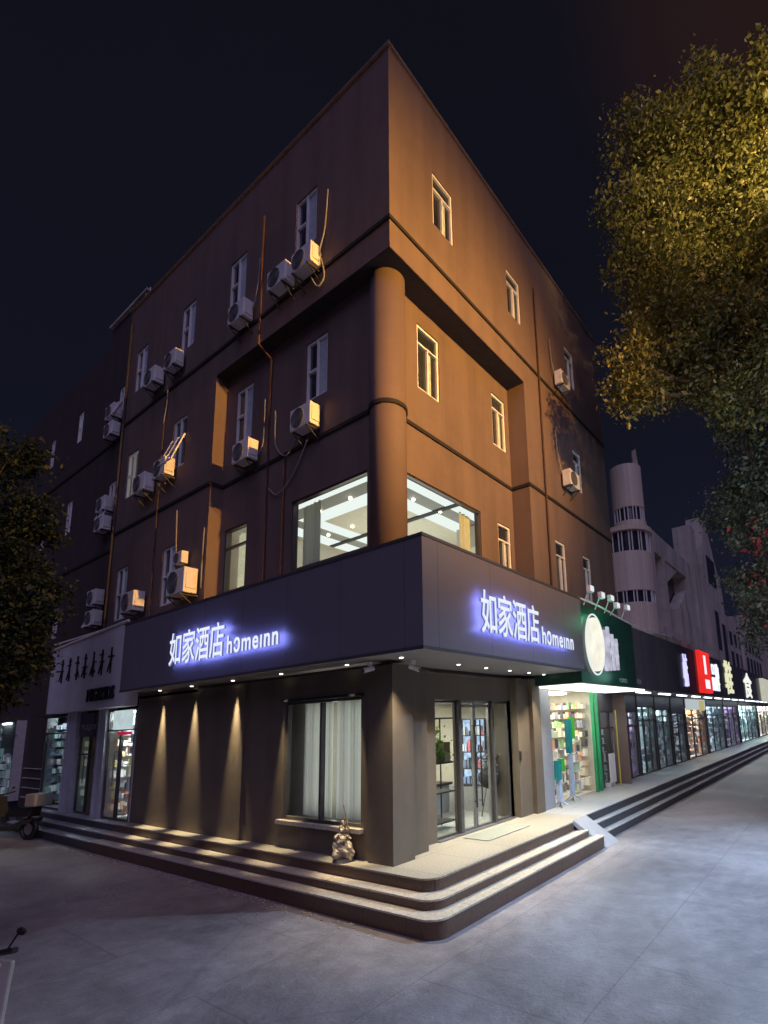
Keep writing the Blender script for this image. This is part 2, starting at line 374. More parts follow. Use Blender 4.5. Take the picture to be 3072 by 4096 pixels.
s2 = empty('shop_steps', (4.3, -1, 0)); tag(s2, 'long dark grey steps with pale treads running along the lit shop row', 'steps')
mb = MB(); mt = MB()
for y0, z0, z1 in ((-1.05, -.05, .16), (-.9, .16, .32), (-.75, .32, Z3 - .003)):
    mb.box(4.29 + (.2 if y0 < -.8 else 0), 62, y0, 1.2, z0, z1 - .02); mt.box(4.29 + (.2 if y0 < -.8 else 0), 62, y0 - .012, 1.2, z1 - .02, z1)
mb.build('riser', M['riser_g'], s2); mt.build('tread', M['tread_g'], s2)
s3 = empty('left_shop_steps', (-.3, 8, 0)); tag(s3, 'dark low steps in front of the white-boarded shop left of the hotel', 'steps')
mb = MB(); mt = MB()
for x0, z0, z1 in ((-.60, -.05, .19), (-.40, .19, .32), (-.2, .32, .47)):
    mb.box(x0, .4, 7.96, 13.6, z0, z1 - .02); mt.box(x0 - .012, .4, 7.96, 13.6, z1 - .02, z1)
mb.build('riser', M['riser_g'], s3); mt.build('tread', M['tread_g'], s3)

q = MB(); rg = random.Random(5)
for _ in range(900):
    y = rg.uniform(-.6, 9.5); x = -.66 - abs(rg.gauss(0, .09)) - .25 * max(0, rg.gauss(-.6, .6)); r_ = rg.uniform(.004, .013)
    if y < 1.2 and rg.random() < .6: continue
    q.ball((x, y, r_ * .5), r_, 5, sc=(rg.uniform(.7, 1.6), rg.uniform(.7, 1.6), .7))
for _ in range(260):
    r_ = rg.uniform(.003, .009); q.ball((rg.uniform(-4, 8), rg.uniform(-5, 3) if rg.random() < .5 else rg.uniform(-5, -1.4), r_ * .5), r_, 5, sc=(1.3, .9, .6))
tag(q.build('gravel', plain('pale_grit', (.42, .38, .32), .9, noise=.4, scale=40)), 'pale grit and crumbs scattered along the foot of the corner steps', 'grit', kind='stuff')
# ------------------------------------------------------------------ hotel
H, S1, S2, SOF = 14.17, 10.57, 7.47, 9.98
RL, RR, YL, XR = .27, .46, 5.25, 4.32
hotel = empty('hotel_building', (0, 0, 0))
tag(hotel, 'four-storey brown corner hotel with overhanging top floor and lit corner entrance', 'hotel')
LW = [1.91, 4.27, 6.41, 8.9]      # left window start (u), width .64
def W4(u): return (u, u + .64, 11.38, 12.6)
def W3(u): return (u, u + .62, 8.33, 9.57)
def W2(u): return (u, u + .64, 5.1, 6.44)
hl4 = [W4(u) for u in LW]; hl3r = [W3(1.86), W3(4.25)]; hl3o = [W3(6.47), W3(8.93)]
hl2r = [(.80, 2.82, 5.12, 6.45), (4.27, 5.08, 5.1, 6.45)]; hl2o = [W2(6.52), W2(8.95)]
hr4 = [(1.14, 1.76, 11.47, 12.65), (3.76, 4.36, 11.47, 12.62), (6.78, 7.34, 11.4, 12.55)]
hr3r = [(1.16, 1.79, 8.3, 9.62)]; hr3b = [(3.88, 4.3, 8.3, 9.56)]
hr2r = [(.82, 3.02, 5.3, 6.52), (3.9, 4.3, 5.2, 6.5)]
YE = 10.15
mb = MB()
wall(mb, 'L', 0, 0, YE, SOF, H, hl4)
wall(mb, 'L', RL, .3, YL, 3.1, SOF, hl3r + hl2r)
wall(mb, 'L', 0, YL, YE, 3.1, SOF, hl3o + hl2o)
mb.quad((0, YL, 3.1), (RL, YL, 3.1), (RL, YL, SOF), (0, YL, SOF))          # pilaster side
XE = 9.25
wall(mb, 'R', 0, 0, XE, SOF, H, hr4)
hr3 = [(1.16, 1.79, 8.3, 9.62), (3.62, 4.17, 8.3, 9.56)]; hr2 = [(.82, 3.02, 5.3, 6.52), (3.66, 4.17, 5.2, 6.5)]
wall(mb, 'R', RR, .3, XR, 3.1, SOF, hr3 + hr2)
wall(mb, 'R', 0, XR, XE, 3.1, SOF, [(6.84, 7.36, 8.3, 9.44), (5.44, 5.97, 5.2, 6.5), (7.0, 7.5, 5.3, 6.5)])
mb.quad((XR, 0, 3.1), (XR, RR, 3.1), (XR, RR, SOF), (XR, 0, SOF))
so = MB(); so.prism([(0, 0), (0, YL), (RL, YL), (RL, RR), (XR, RR), (XR, 0)], SOF - .004, SOF + .02); so.build('overhang_soffit', plain('shade_dark_soffit', (.035, .028, .026), .8, noise=.3, scale=8), hotel)  # shade under the overhang is painted in as a near-black soffit colour
mb.quad((0, YE, .4), (3, YE, .4), (3, YE, H), (0, YE, H)); mb.quad((XE, 0, .4), (XE, 8, .4), (XE, 8, H), (XE, 0, H))
mb.quad((0, 0, H), (XE, 0, H), (XE, YE, H), (0, YE, H))
mb.build('wall', M['paint'], hotel)
mb = MB()   # beams under the overhang
for u0, u1 in ((.9, 1.0),):
    pass

mb = MB(); mb.tube([(.45, .5, 4.2), (.45, .5, SOF)], .3, 36); mb.build('column', M['paint'], hotel, smooth=True)
for body in ('string_course',):
    mb = MB(); t = .035
    mb.box(-.03, .01, -.03, YE, S1 - t, S1 + t); mb.box(.01, XE, -.03, .01, S1 - t, S1 + t); mb.build(body, M['groove'], hotel)
    mb = MB(); mb.box(RL - .03, RL + .01, .75, YL, S2 - t, S2 + t); mb.box(.72, XR, RR - .03, RR + .01, S2 - t, S2 + t)
    mb.box(-.03, .01, YL - .03, YE, S2 - t, S2 + t); mb.box(.01, RL, YL - .03, YL, S2 - t, S2 + t)
    mb.box(XR - .03, XE, -.03, .01, S2 - t, S2 + t); mb.box(XR - .03, XR, .01, RR, S2 - t, S2 + t)
    mb.tube([(.45, .5, S2 - t), (.45, .5, S2 + t)], .325, 36); mb.build(body, M['groove'], hotel)
mb = MB(); mb.box(-.04, .22, -.04, YE, H, H + .06); mb.box(.22, XE, -.04, .22, H, H + .06); mb.build('coping', M['paint'], hotel)

def bar_frame(mb, pl, c, u0, u1, z0, z1, bars, t=.045, d0=-.085, d1=-.025):
    pbox(mb, pl, c, u0, u1, d0, d1, z0, z0 + t); pbox(mb, pl, c, u0, u1, d0, d1, z1 - t, z1)
    pbox(mb, pl, c, u0, u0 + t, d0, d1, z0 + t, z1 - t); pbox(mb, pl, c, u1 - t, u1, d0, d1, z0 + t, z1 - t)
    for b in bars:
        pbox(mb, pl, c, *b[:2], d0 + .004, d1 + .006, *b[2:])
def pane_of(fr, pl, c, u0, u1, z0, z1, mat, d=-.065, name='pane'):
    q = MB(); pbox(q, pl, c, u0 + .01, u1 - .01, d - .008, d, z0 + .01, z1 - .01); return q.build(name, mat, fr)
def curtain(parent, pl, c, u0, u1, z0, z1, d, mat, name='curtain', waves=9, amp=.02):
    q = MB(); n = waves * 6; pts = []
    for i in range(n + 1):
        t = i / n; a = d + amp * math.sin(t * waves * 2 * PI) + amp * .5 * math.sin(t * waves * 4.7 + 1)
        pts.append((u0 + (u1 - u0) * t, a))
    for (ua, da), (ub, db) in zip(pts, pts[1:]):
        q.quad(P(pl, c, ua, da, z0), P(pl, c, ub, db, z0), P(pl, c, ub, db, z1), P(pl, c, ua, da, z1))
    return q.build(name, mat, parent, smooth=True)
def win_left(root, pl, c, h, awn=False, lit=None, half=True, cur=True):
    u0, u1, z0, z1 = h; um = (u0 + u1) / 2; zm = z0 + (z1 - z0) * .5; t = .036
    q = MB(); bars = [(um - t / 2, um + t / 2, z0, z1)]
    bars.append((um, u1, zm - t / 2, zm + t / 2) if not awn else (u0, u1, zm + .12, zm + .12 + t))
    bar_frame(q, pl, c, u0, u1, z0, z1, bars)
    fr = q.build('window', M['white'], root)
    if lit is None:
        pane_of(fr, pl, c, u0, u1, z0, z1, M['pane'])
        if cur:
            k = MB(); pbox(k, pl, c, u0 + .05, um - .03, -.074, -.062, z0 + .05, z1 - .05); k.build('curtain', M['pane_pale'], fr)  # pale sheet on the pane paints in the glass's bluish brightness
    else:
        pane_of(fr, pl, c, u0, u1, z0, z1, M['glass'])
        curtain(fr, pl, c, u0, u1, z0, z1, -.3, lit, waves=5)
    if awn:   # sash hung at the top, swung outwards
        k = MB(); zt = zm + .12; L_ = zt - z0; do = .25
        for a, b in ((u0, u0 + t), (u1 - t, u1), (um - t / 2, um + t / 2)):
            A = [P(pl, c, a, .0, zt), P(pl, c, b, .0, zt), P(pl, c, b, do, zt - L_ * .95), P(pl, c, a, do, zt - L_ * .95)]
            k.extr(A, P(pl, 0, 0, .03, 0))
        A = [P(pl, c, u0, do, zt - L_ * .95), P(pl, c, u1, do, zt - L_ * .95), P(pl, c, u1, do + .01, zt - L_ * .95 - .04), P(pl, c, u0, do + .01, zt - L_ * .95 - .04)]
        k.extr(A, P(pl, 0, 0, .03, 0)); k.build('open_sash', M['white'], fr)
    return fr
def win_right(root, pl, c, h, tilt=0, cur=False):
    u0, u1, z0, z1 = h; um = (u0 + u1) / 2; zt = z1 - (z1 - z0) * .28; t = .032
    q = MB(); bar_frame(q, pl, c, u0, u1, z0, z1, [(u0, u1, zt - t / 2, zt + t / 2), (um - t / 2, um + t / 2, z0, zt)])
    fr = q.build('window', M['white'], root); pane_of(fr, pl, c, u0, u1, z0, z1, M['pane'])
    k = MB(); pbox(k, pl, c, um + .05, um + .13, -.074, -.060, z0 + .04, zt - .04); k.build('curtain', M['pane_pale'], fr)
    return fr
warm = emit('lit_curtain', (1.0, .88, .58), .62, .12, 14)
yellowlit = emit('warm_lit_room', (1, .85, .42), .5, .1, 8)
dimlit = emit('dim_pale_window', (.62, .75, .66), .22, .25, 6)
for i, h in enumerate(hl4): win_left(hotel, 'L', 0, h)
win_left(hotel, 'L', RL, hl3r[0]); win_left(hotel, 'L', RL, hl3r[1])
win_left(hotel, 'L', 0, hl3o[0], awn=True, cur=False)
wv = win_left(hotel, 'L', 0, hl3o[1], lit=yellowlit)
win_left(hotel, 'L', 0, hl2o[0]); win_left(hotel, 'L', 0, hl2o[1])
# lit room window
h = hl2r[1]; q = MB(); bar_frame(q, 'L', RL, *h, [(h[0], h[1], 6.02, 6.06)], t=.03); fr = q.build('window', M['frame_dark'], hotel)
fr['label'] = 'lit window with pale yellow curtain'
pane_of(fr, 'L', RL, *h, M['glass']); curtain(fr, 'L', RL, *h, -.32, warm, waves=5)
q = MB(); pbox(q, 'L', RL, h[0] + .02, h[1] - .02, -.5, -.42, 6.1, 6.3); q.build('curtain_rail', M['white'], fr)
for h in hr4: win_right(hotel, 'R', 0, h)
for h in hr3: win_right(hotel, 'R', RR, h)
win_right(hotel, 'R', 0, (6.84, 7.36, 8.3, 9.44))
win_right(hotel, 'R', RR, hr2[1]); win_right(hotel, 'R', 0, (5.44, 5.97, 5.2, 6.5)); win_right(hotel, 'R', 0, (7.0, 7.5, 5.3, 6.5))

# corner lounge, first floor above the canopy
q = MB(); bar_frame(q, 'L', RL, *hl2r[0], [], t=.03); cw = q.build('corner_window', M['frame_dark'], hotel); pane_of(cw, 'L', RL, *hl2r[0], M['glass'])
q = MB(); bar_frame(q, 'R', RR, *hr2[0], [], t=.03); cw2 = q.build('corner_window', M['frame_dark'], hotel); pane_of(cw2, 'R', RR, *hr2[0], M['glass'])
lounge = MB(); CZ = 6.82
X0, X1, Y0, Y1 = .46, 6.4, .66, 5.2
rings = [(0, .16, 1), (.16, .62, 0), (.62, .97, 2), (.97, 1.36, 0)]
def ring(mb, a, b, z, mi):
    for x0, x1, y0, y1 in ((X0 + a, X1 - a, Y0 + a, Y0 + b), (X0 + a, X1 - a, Y1 - b, Y1 - a), (X0 + a, X0 + b, Y0 + b, Y1 - b), (X1 - b, X1 - a, Y0 + b, Y1 - b)):
        mb.quad((x0, y0, z), (x0, y1, z), (x1, y1, z), (x1, y0, z), mi)
for a, b, k in rings:
    ring(lounge, a, b, CZ, {0: 0, 1: 1, 2: 2}[k])
lounge.quad((X0 + 1.36, Y0 + 1.36, CZ), (X0 + 1.36, Y1 - 1.36, CZ), (X1 - 1.36, Y1 - 1.36, CZ), (X1 - 1.36, Y0 + 1.36, CZ), 1)
for a, b, c, d in (((X1, Y0), (X1, Y1), 4.5, CZ + .1), ((X0, Y1), (X1, Y1), 4.5, CZ + .1)):
    lounge.quad((*a, c), (*b, c), (*b, d), (*a, d), 3)
lounge.quad((X0, Y0, 4.5), (X1, Y0, 4.5), (X1, Y1, 4.5), (X0, Y1, 4.5), 3)
lounge.box(2.9, 3.02, 1.0, 5.0, CZ - .03, CZ - .005, 4)
lounge.box(4.1, 6.3, .75, 1.9, CZ - .55, CZ - .02, 1)
lr = lounge.build('lounge_ceiling', [M['cove'], M['lobby_wall'], M['lobby_dark'], M['lobby_wall'], M['black']], hotel)
q = MB()
for x, y in ((1.34, 2.44), (1.37, 3.41), (2.38, 4.39), (2.38, 3.56), (3.0, 1.49), (2.18, 1.52), (2.96, 2.6), (2.96, 3.6)):
    q.tube([(x, y, CZ - .045), (x, y, CZ - .01)], .035, 10)
q.build('ceiling_spot', M['lamp_warm'], lr)
cmat = leafmat('lounge_curtain', (.5, .5, .44), (.5, .5, .44), (.5, .5, .44), .9)
curtain(hotel, 'L', RL, 2.28, 2.78, 5.1, 6.42, -.26, cmat, waves=4, amp=.035)
curtain(hotel, 'R', RR, 2.62, 2.98, 5.25, 6.45, -.26, plain('white_lounge_curtain', (.7, .7, .66), .85, noise=.08), waves=3, amp=.03)
lamp = bpy.data.lights.new('lounge_glow', 'AREA'); lamp.energy = 95; lamp.size = 3; lamp.size_y = 3; lamp.color = (1, .95, .82)
lo = bpy.data.objects.new('lounge_glow', lamp); lo.location = (3.4, 2.9, 5.0); lo.rotation_euler = (PI, 0, 0); C.objects.link(lo)

# ground floor
mb = MB()
mb.box(0, .06, 0, .48, .3, 3.15); mb.box(.06, .42, -.0, .48, .3, 3.15)     # corner pillar
wall(mb, 'L', .05, .48, 3.62, .3, 3.15, [(.68, 2.53, .90, 2.75)], depth=.14)
wall(mb, 'L', .0, 3.62, 7.78, .3, 3.15, [])
mb.quad((0, 3.62, .3), (.05, 3.62, .3), (.05, 3.62, 3.15), (0, 3.62, 3.15))
mb.quad((0, 7.78, .3), (1, 7.78, .3), (1, 7.78, 3.15), (0, 7.78, 3.15))
wall(mb, 'R', .13, .42, .86, .3, 3.15, []); mb.quad((.86, .13, .3), (.86, .38, .3), (.86, .38, 3.15), (.86, .13, 3.15))
wall(mb, 'R', .38, .86, 3.68, .3, 3.15, [(1.36, 3.68, .3, 2.70)], depth=.12)
mb.box(3.68, 4.14, .22, .8, .3, 3.15); mb.box(4.14, 4.46, .12, .8, .3, 3.15)
mb.build('ground_floor_wall', plain('olive_brown_wall_paint', (.135, .108, .080), .7, noise=.1, scale=3, bump=.15, bscale=80, stains=.2), hotel)
mb = MB(); mb.box(4.47, 4.98, .16, .8, .3, 3.0); mb.build('divider_pillar', plain('grey_divider_paint', (.30, .31, .34), .6, noise=.08), hotel)
mb = MB(); mb.tube([(3.70, .215, 1.66), (3.70, .19, 1.66)], .035, 12); mb.box(3.68, 3.74, .195, .22, 1.55, 1.72); mb.build('door_bell', M['black'], hotel)
# big display window with sheer curtain
h = (.68, 2.53, .90, 2.75)
q = MB(); bar_frame(q, 'L', .05, *h, [(1.62, 1.66, .93, 2.7)], t=.045, d0=-.13, d1=-.05); fr = q.build('display_window', M['frame_dark'], hotel)
pane_of(fr, 'L', .05, *h, M['glass'], -.10)
q = MB(); pbox(q, 'L', .05, .62, 2.58, -.02, .07, .84, .90); q.build('sill', M['tread'], fr)
q = MB(); pbox(q, 'L', .05, .62, 2.56, 0, .05, 2.75, 2.79); q.build('head_trim', M['black'], fr)
curtain(fr, 'L', .05, .70, 1.60, .92, 2.72, -.34, M['curtain'], waves=15, amp=.022)
curtain(fr, 'L', .05, 1.70, 2.42, .92, 2.72, -.34, M['curtain'], waves=12, amp=.022)
def light(name, typ, loc, energy, color, aim=None, **kw):
    l = bpy.data.lights.new(name, typ); l.energy = energy; l.color = color
    for k, v in kw.items(): setattr(l, k, v)
    o = bpy.data.objects.new(name, l); o.location = loc
    if aim is not None: o.rotation_euler = (Vector(aim) - Vector(loc)).to_track_quat('-Z', 'Y').to_euler()
    C.objects.link(o); return o
light('window_back_lamp', 'AREA', (.54, 1.6, 1.85), 22, (1, .98, .93), (-1, 1.6, 1.85), size=1.7)

# entrance doors
doors = [(1.36, 1.98, 'side_light'), (2.02, 2.5, 'door'), (2.52, 3.0, 'door'), (3.05, 3.66, 'side_light')]
for u0, u1, nm in doors:
    q = MB(); bar_frame(q, 'R', .38, u0, u1, Z3 + .01, 2.69, [(u0, u1, 2.58, 2.62)] if nm == 'door' else [], t=.03 if nm == 'door' else .035, d0=-.10, d1=-.05)
    fr = q.build(nm, M['frame_dark'] if nm == 'side_light' else M['steel'], hotel); pane_of(fr, 'R', .38, u0, u1, Z3 + .02, 2.67, M['glass'], -.07)
    if nm == 'door':
        x = u1 - .07 if u0 < 2.3 else u0 + .07
        k = MB(); k.tube([(x, .36, .85), (x, .36, 2.35)], .014, 10); k.tube([(x, .36, .95), (x, .43, .95)], .01, 6); k.tube([(x, .36, 2.25), (x, .43, 2.25)], .01, 6); k.build('handle', M['black'], fr)
q = MB(); q.box(1.34, 3.7, .30, .40, Z3, Z3 + .02); q.build('threshold', M['steel'], hotel)
q = MB(); q.box(1.97, 2.05, .36, .47, Z3, 2.7); q.box(3.0, 3.06, .36, .47, Z3, 2.7); q.build('door_post', M['darkgrey'], hotel)
# door mat
q = MB(); q.box(1.75, 3.05, -.32, .18, Z3 + .002, Z3 + .012); tag(q.build('door_mat', plain('grey_green_mat', (.20, .22, .19), .9, noise=.15, scale=30)), 'flat grey-green mat on the landing before the glass doors', 'door mat')

# lobby
lb = MB()
lb.quad((.55, .5, Z3 + .004), (4.3, .5, Z3 + .004), (4.3, 6, Z3 + .004), (.55, 6, Z3 + .004), 0)
lb.quad((.55, .5, 2.98), (4.3, .5, 2.98), (4.3, 6, 2.98), (.55, 6, 2.98), 1)
lb.quad((4.3, .45, .48), (4.3, 6, .48), (4.3, 6, 2.98), (4.3, .45, 2.98), 2)
lb.quad((.55, 5.2, .48), (4.3, 5.2, .48), (4.3, 5.2, 2.98), (.55, 5.2, 2.98), 2)
lb.quad((.55, .5, .48), (.55, 5.2, .48), (.55, 5.2, 2.98), (.55, .5, 2.98), 2)
lb.box(2.2, 4.25, .9, 2.6, 2.72, 2.97, 3)
lb.build('lobby', [M['lobby_floor'], M['lobby_white'], M['lobby_wall'], M['lobby_dark']], hotel)
q = MB(); q.box(1.2, 1.9, .8, 3.6, 2.94, 2.965); q.box(2.4, 4.0, 3.0, 3.3, 2.94, 2.965); q.build('lobby_lamp', M['cove2'], hotel)
light('lobby_glow', 'AREA', (2.3, 2.2, 2.7), 130, (1, .93, .80), (2.3, 2.2, 0), size=1.6)
# lit display shelves on the lobby side wall
ds = empty('display_shelf', (4.24, 1.45, 1.0)); tag(ds, 'blue-white backlit display shelves seen through the hotel doors', 'display shelf')
q = MB(); q.box(4.26, 4.29, .93, 2.0, 1.0, 2.38); q.build('back_panel', M['display'], ds)
q = MB()
for z in (1.0, 1.33, 1.68, 2.03, 2.38): q.box(4.05, 4.26, .91, 2.02, z - .012, z + .012)
for y in (.92, 1.28, 1.64, 2.01): q.box(4.05, 4.26, y - .01, y + .01, 1.01, 2.37)
q.build('shelf', M['darkgrey'], ds)
q = MB()
for z in (1.012, 1.342, 1.692, 2.042):
    y = .97
    while y < 1.95:
        w = random.uniform(.04, .09); hh = random.uniform(.08, .26)
        q.box(4.1, 4.2, y, y + w, z, z + hh, col=random.choice([(.8, .85, .95), (.3, .4, .6), (.7, .2, .25), (.9, .9, .85), (.2, .25, .35), (.6, .7, .9)])); y += w + random.uniform(.01, .05)
gd = q.build('goods', M['goods'], ds); gd['kind'] = 'stuff'
q = MB(); q.box(3.9, 4.29, .6, 2.3, .485, .97); tag(q.build('low_cabinet', M['desk']), 'low grey cabinet below the backlit display shelves', 'cabinet')
# black rack with plant
rk = empty('metal_rack', (1.9, 1.0, Z3)); tag(rk, 'thin black metal rack standing behind the left glass panel of the entrance', 'rack')
q = MB(); r_ = .014; rx0, rx1, ry0, ry1 = 1.72, 2.42, .82, 1.16
for x in (rx0, rx1):
    for y in (ry0, ry1): q.tube([(x, y, Z3), (x, y, 2.42)], r_, 6)
q.build('upright', M['black'], rk)
q = MB()
for z in (.62, 1.12, 1.62, 2.4):
    q.box(rx0, rx1, ry0, ry1, z - .012, z + .012) if z < 2.3 else (q.tube([(rx0, ry0, z), (rx1, ry0, z)], r_, 6), q.tube([(rx0, ry1, z), (rx1, ry1, z)], r_, 6))
q.build('rack_shelf', M['black'], rk)

def leaves(name, mat, clumps, n, size, parent=None, seed=1, droop=.0, elong=1.6, shell=.62):
    rng = np.random.default_rng(seed); cl = np.array(clumps, float); w = cl[:, 3] ** 2.2; idx = rng.choice(len(cl), n, p=w / w.sum())
    d = rng.normal(size=(n, 3)); d /= np.linalg.norm(d, axis=1)[:, None]
    rad = cl[idx, 3] * (shell + (1 - shell) * rng.random(n) ** .6) * (1 + .2 * rng.normal(size=n))
    # sub-clusters: pull leaves toward twig tips so gaps open between sprays
    cen = cl[idx, :3] + d * rad[:, None]
    k = max(12, n // 48); tips = cen[rng.choice(n, k)]
    ti = rng.integers(0, k, n); sel = rng.random(n) < .78
    cen[sel] = tips[ti[sel]] + rng.normal(size=(sel.sum(), 3)) * size * 2.4
    a = rng.normal(size=(n, 3)); a[:, 2] -= droop; a /= np.linalg.norm(a, axis=1)[:, None]
    b = np.cross(a, rng.normal(size=(n, 3))); b /= np.linalg.norm(b, axis=1)[:, None]
    s = size * np.clip(np.exp(rng.normal(-.08, .34, n)), .4, 1.9)[:, None]
    v = np.stack([cen - a * s * elong / 2, cen + b * s * .38, cen + a * s * elong / 2, cen - b * s * .38], 1).reshape(-1, 3)
    off = np.zeros(3)
    if parent is not None: off = np.array(parent.location)
    me = bpy.data.meshes.new(name); me.vertices.add(4 * n); me.vertices.foreach_set('co', (v - off).ravel())
    me.loops.add(4 * n); me.loops.foreach_set('vertex_index', np.arange(4 * n)); me.polygons.add(n)
    me.polygons.foreach_set('loop_start', np.arange(0, 4 * n, 4)); me.polygons.foreach_set('loop_total', np.full(n, 4)); me.update(); me.validate()
    at = me.attributes.new('Rnd', 'FLOAT', 'FACE'); at.data.foreach_set('value', rng.random(n).astype('f'))
    me.materials.append(mat); o = bpy.data.objects.new(name, me); C.objects.link(o)
    if parent is not None: o.parent = parent
    return o
pl_ = empty('potted_plant', (1.98, .98, 1.632)); tag(pl_, 'bushy yellow-green plant in a pot on the black lobby rack', 'plant')
q = MB(); q.tube([(1.98, .98, 1.634), (1.98, .98, 1.76)], [.06, .08], 14); q.build('pot', M['plantpot'], pl_)
leaves('foliage', M['leafgreen'], [(1.98, .98, 1.9, .19), (1.90, .95, 1.72, .15), (2.05, .98, 1.78, .15)], 700, .05, pl_, 5)
q = MB(); q.box(2.16, 2.34, .86, 1.1, 1.634, 1.98); tag(q.build('storage_box', plain('brown_box', (.24, .17, .11), .7)), 'brown box beside the plant on the black lobby rack', 'box')
dk = empty('reception_desk', (2.9, 3.0, Z3)); tag(dk, 'grey reception desk with dark top seen behind the black rack', 'desk')
q = MB(); q.box(2.1, 3.4, 1.75, 2.2, Z3 + .06, 1.08); q.build('front_panel', M['desk'], dk); q = MB(); q.box(2.05, 3.45, 1.7, 2.25, 1.082, 1.13); q.build('counter_top', M['black'], dk)
q = MB(); q.box(2.5, 2.8, 1.86, 1.89, 1.15, 1.4); q.box(2.62, 2.68, 1.86, 2.0, 1.132, 1.16); tag(q.build('monitor', M['black']), 'small black monitor standing on the reception desk', 'monitor')
# round woven flower stand
fs = empty('flower_stand', (3.55, .86, Z3)); tag(fs, 'dark round woven ball planter on thin legs with dried flowers inside the doors', 'flower stand')
q = MB(); q.ball((3.55, .86, 1.22), .21, 20, jit=.02); q.build('woven_ball', M['flower_dark'], fs, smooth=True)
q = MB()
for a in (0, 2.1, 4.2): q.tube([(3.55 + .05 * math.cos(a), .86 + .05 * math.sin(a), 1.05), (3.55 + .17 * math.cos(a), .86 + .17 * math.sin(a), Z3)], .009, 6)
q.build('leg', M['black'], fs)
leaves('dried_flowers', M['flower'], [(3.55, .86, 1.52, .17), (3.5, .82, 1.42, .13), (3.64, .86, 1.6, .11)], 500, .035, fs, 8)

# canopy
CX, CY, CZ0, CZ1, CXE, CYE = -.5, -1.018, 3.22, 4.68, 4.28, 7.5
cn = empty('sign_canopy', (0, 0, 3.2)); cn.parent = hotel; tag(cn)
hotel_can = MB()
poly = [(CX, CY), (CXE, CY), (CXE, .5), (.3, .5), (.3, CYE), (CX, CYE)]
bpy.data.objects.remove(cn)
hotel_can.prism(poly, CZ0 + .012, CZ1); can = hotel_can.build('canopy', M['panel'], hotel)
q = MB(); q.prism([(CX + .05, CY + .05), (CXE - .03, CY + .05), (CXE - .03, .45), (.25, .45), (.25, CYE - .05), (CX + .05, CYE - .05)], CZ0, CZ0 + .012); q.build('soffit', M['soffit'], can)
q = MB()
for a, b, c, d in ((CX - .004, CXE, CY - .012, CY - .004), ): q.box(CX - .012, CXE, CY - .012, CY - .002, CZ0 - .012, CZ0 + .03)
q.box(CX - .012, CX - .002, CY, CYE, CZ0 - .012, CZ0 + .03); q.box(CX - .012, CXE, CY - .012, CY - .002, CZ1 - .02, CZ1 + .02); q.box(CX - .012, CX - .002, CY, CYE, CZ1 - .02, CZ1 + .02)
q.build('edge_trim', M['darkgrey'], can)
DL = [(-.10, 6.6), (-.10, 5.3), (-.10, 3.85), (-.10, 2.42), (-.10, .82), (-.1, -.27), (1.24, -.22), (2.04, -.2), (2.8, -.2), (3.5, -.2), (4.1, -.2)]
for i, (x, y) in enumerate(DL):
    q = MB(); q.tube([(x, y, CZ0 - .012), (x, y, CZ0)], .045, 14); dl = q.build('downlight', M['steel'], can)
    q = MB(); q.tube([(x, y, CZ0 - .02), (x, y, CZ0 - .0125)], .028, 12); q.build('bulb', M['lamp_warm'], dl)
    if i < 5: light('downlight_beam', 'SPOT', (x, y, CZ0 - .03), [980, 980, 980, 620, 620][i], (1, .80, .47), (x + .17, y, 0), spot_size=math.radians(25), spot_blend=1, shadow_soft_size=.035)
    else: light('downlight_beam', 'SPOT', (x, y, CZ0 - .03), 310, (1, .84, .58), (x, y - .05, 0), spot_size=math.radians(75), spot_blend=1, shadow_soft_size=.03)

# signs ---------------------------------------------------------------
def hotel_sign(name, label, org, U, Nn, wc, hc, gap, wl, hl):
    root = empty(name, org); tag(root, label, 'sign', 'illuminated hotel signs on the canopy')
    W = (0, 0, 1); o = Vector(org) + Vector(Nn) * .10
    mb = MB(); put_text(mb, '如家酒店', o, U, W, Nn, wc, hc, .025, .022, 0, 1, 2)
    mb.build('chinese_lettering', [M['letter'], M['letter_side'], M['letter_back']], root)
    mb = MB(); o2 = o + Vector(U) * (wc + gap) + Vector((0, 0, .02)); put_text(mb, 'hɔmeınn', o2, U, W, Nn, wl, hl, .025, .055, 0, 1, 2, space=1.12)
    mb.build('latin_lettering', [M['letter'], M['letter_side'], M['letter_back']], root)
hotel_sign('hotel_sign', 'glowing blue-white letters on the dark left face of the canopy', (CX, 5.16, 3.55), (0, -1, 0), (-1, 0, 0), 1.86, .60, .12, 1.40, .29)
hotel_sign('hotel_sign', 'glowing blue-white letters on the brown right face of the canopy', (.60, CY, 3.53), (1, 0, 0), (0, -1, 0), 1.66, .62, .10, 1.20, .28)
for p in ((CX - .12, 4.7, 3.85), (CX - .12, 3.8, 3.85), (CX - .12, 2.9, 3.72), (CX - .12, 2.2, 3.72)):
    pass

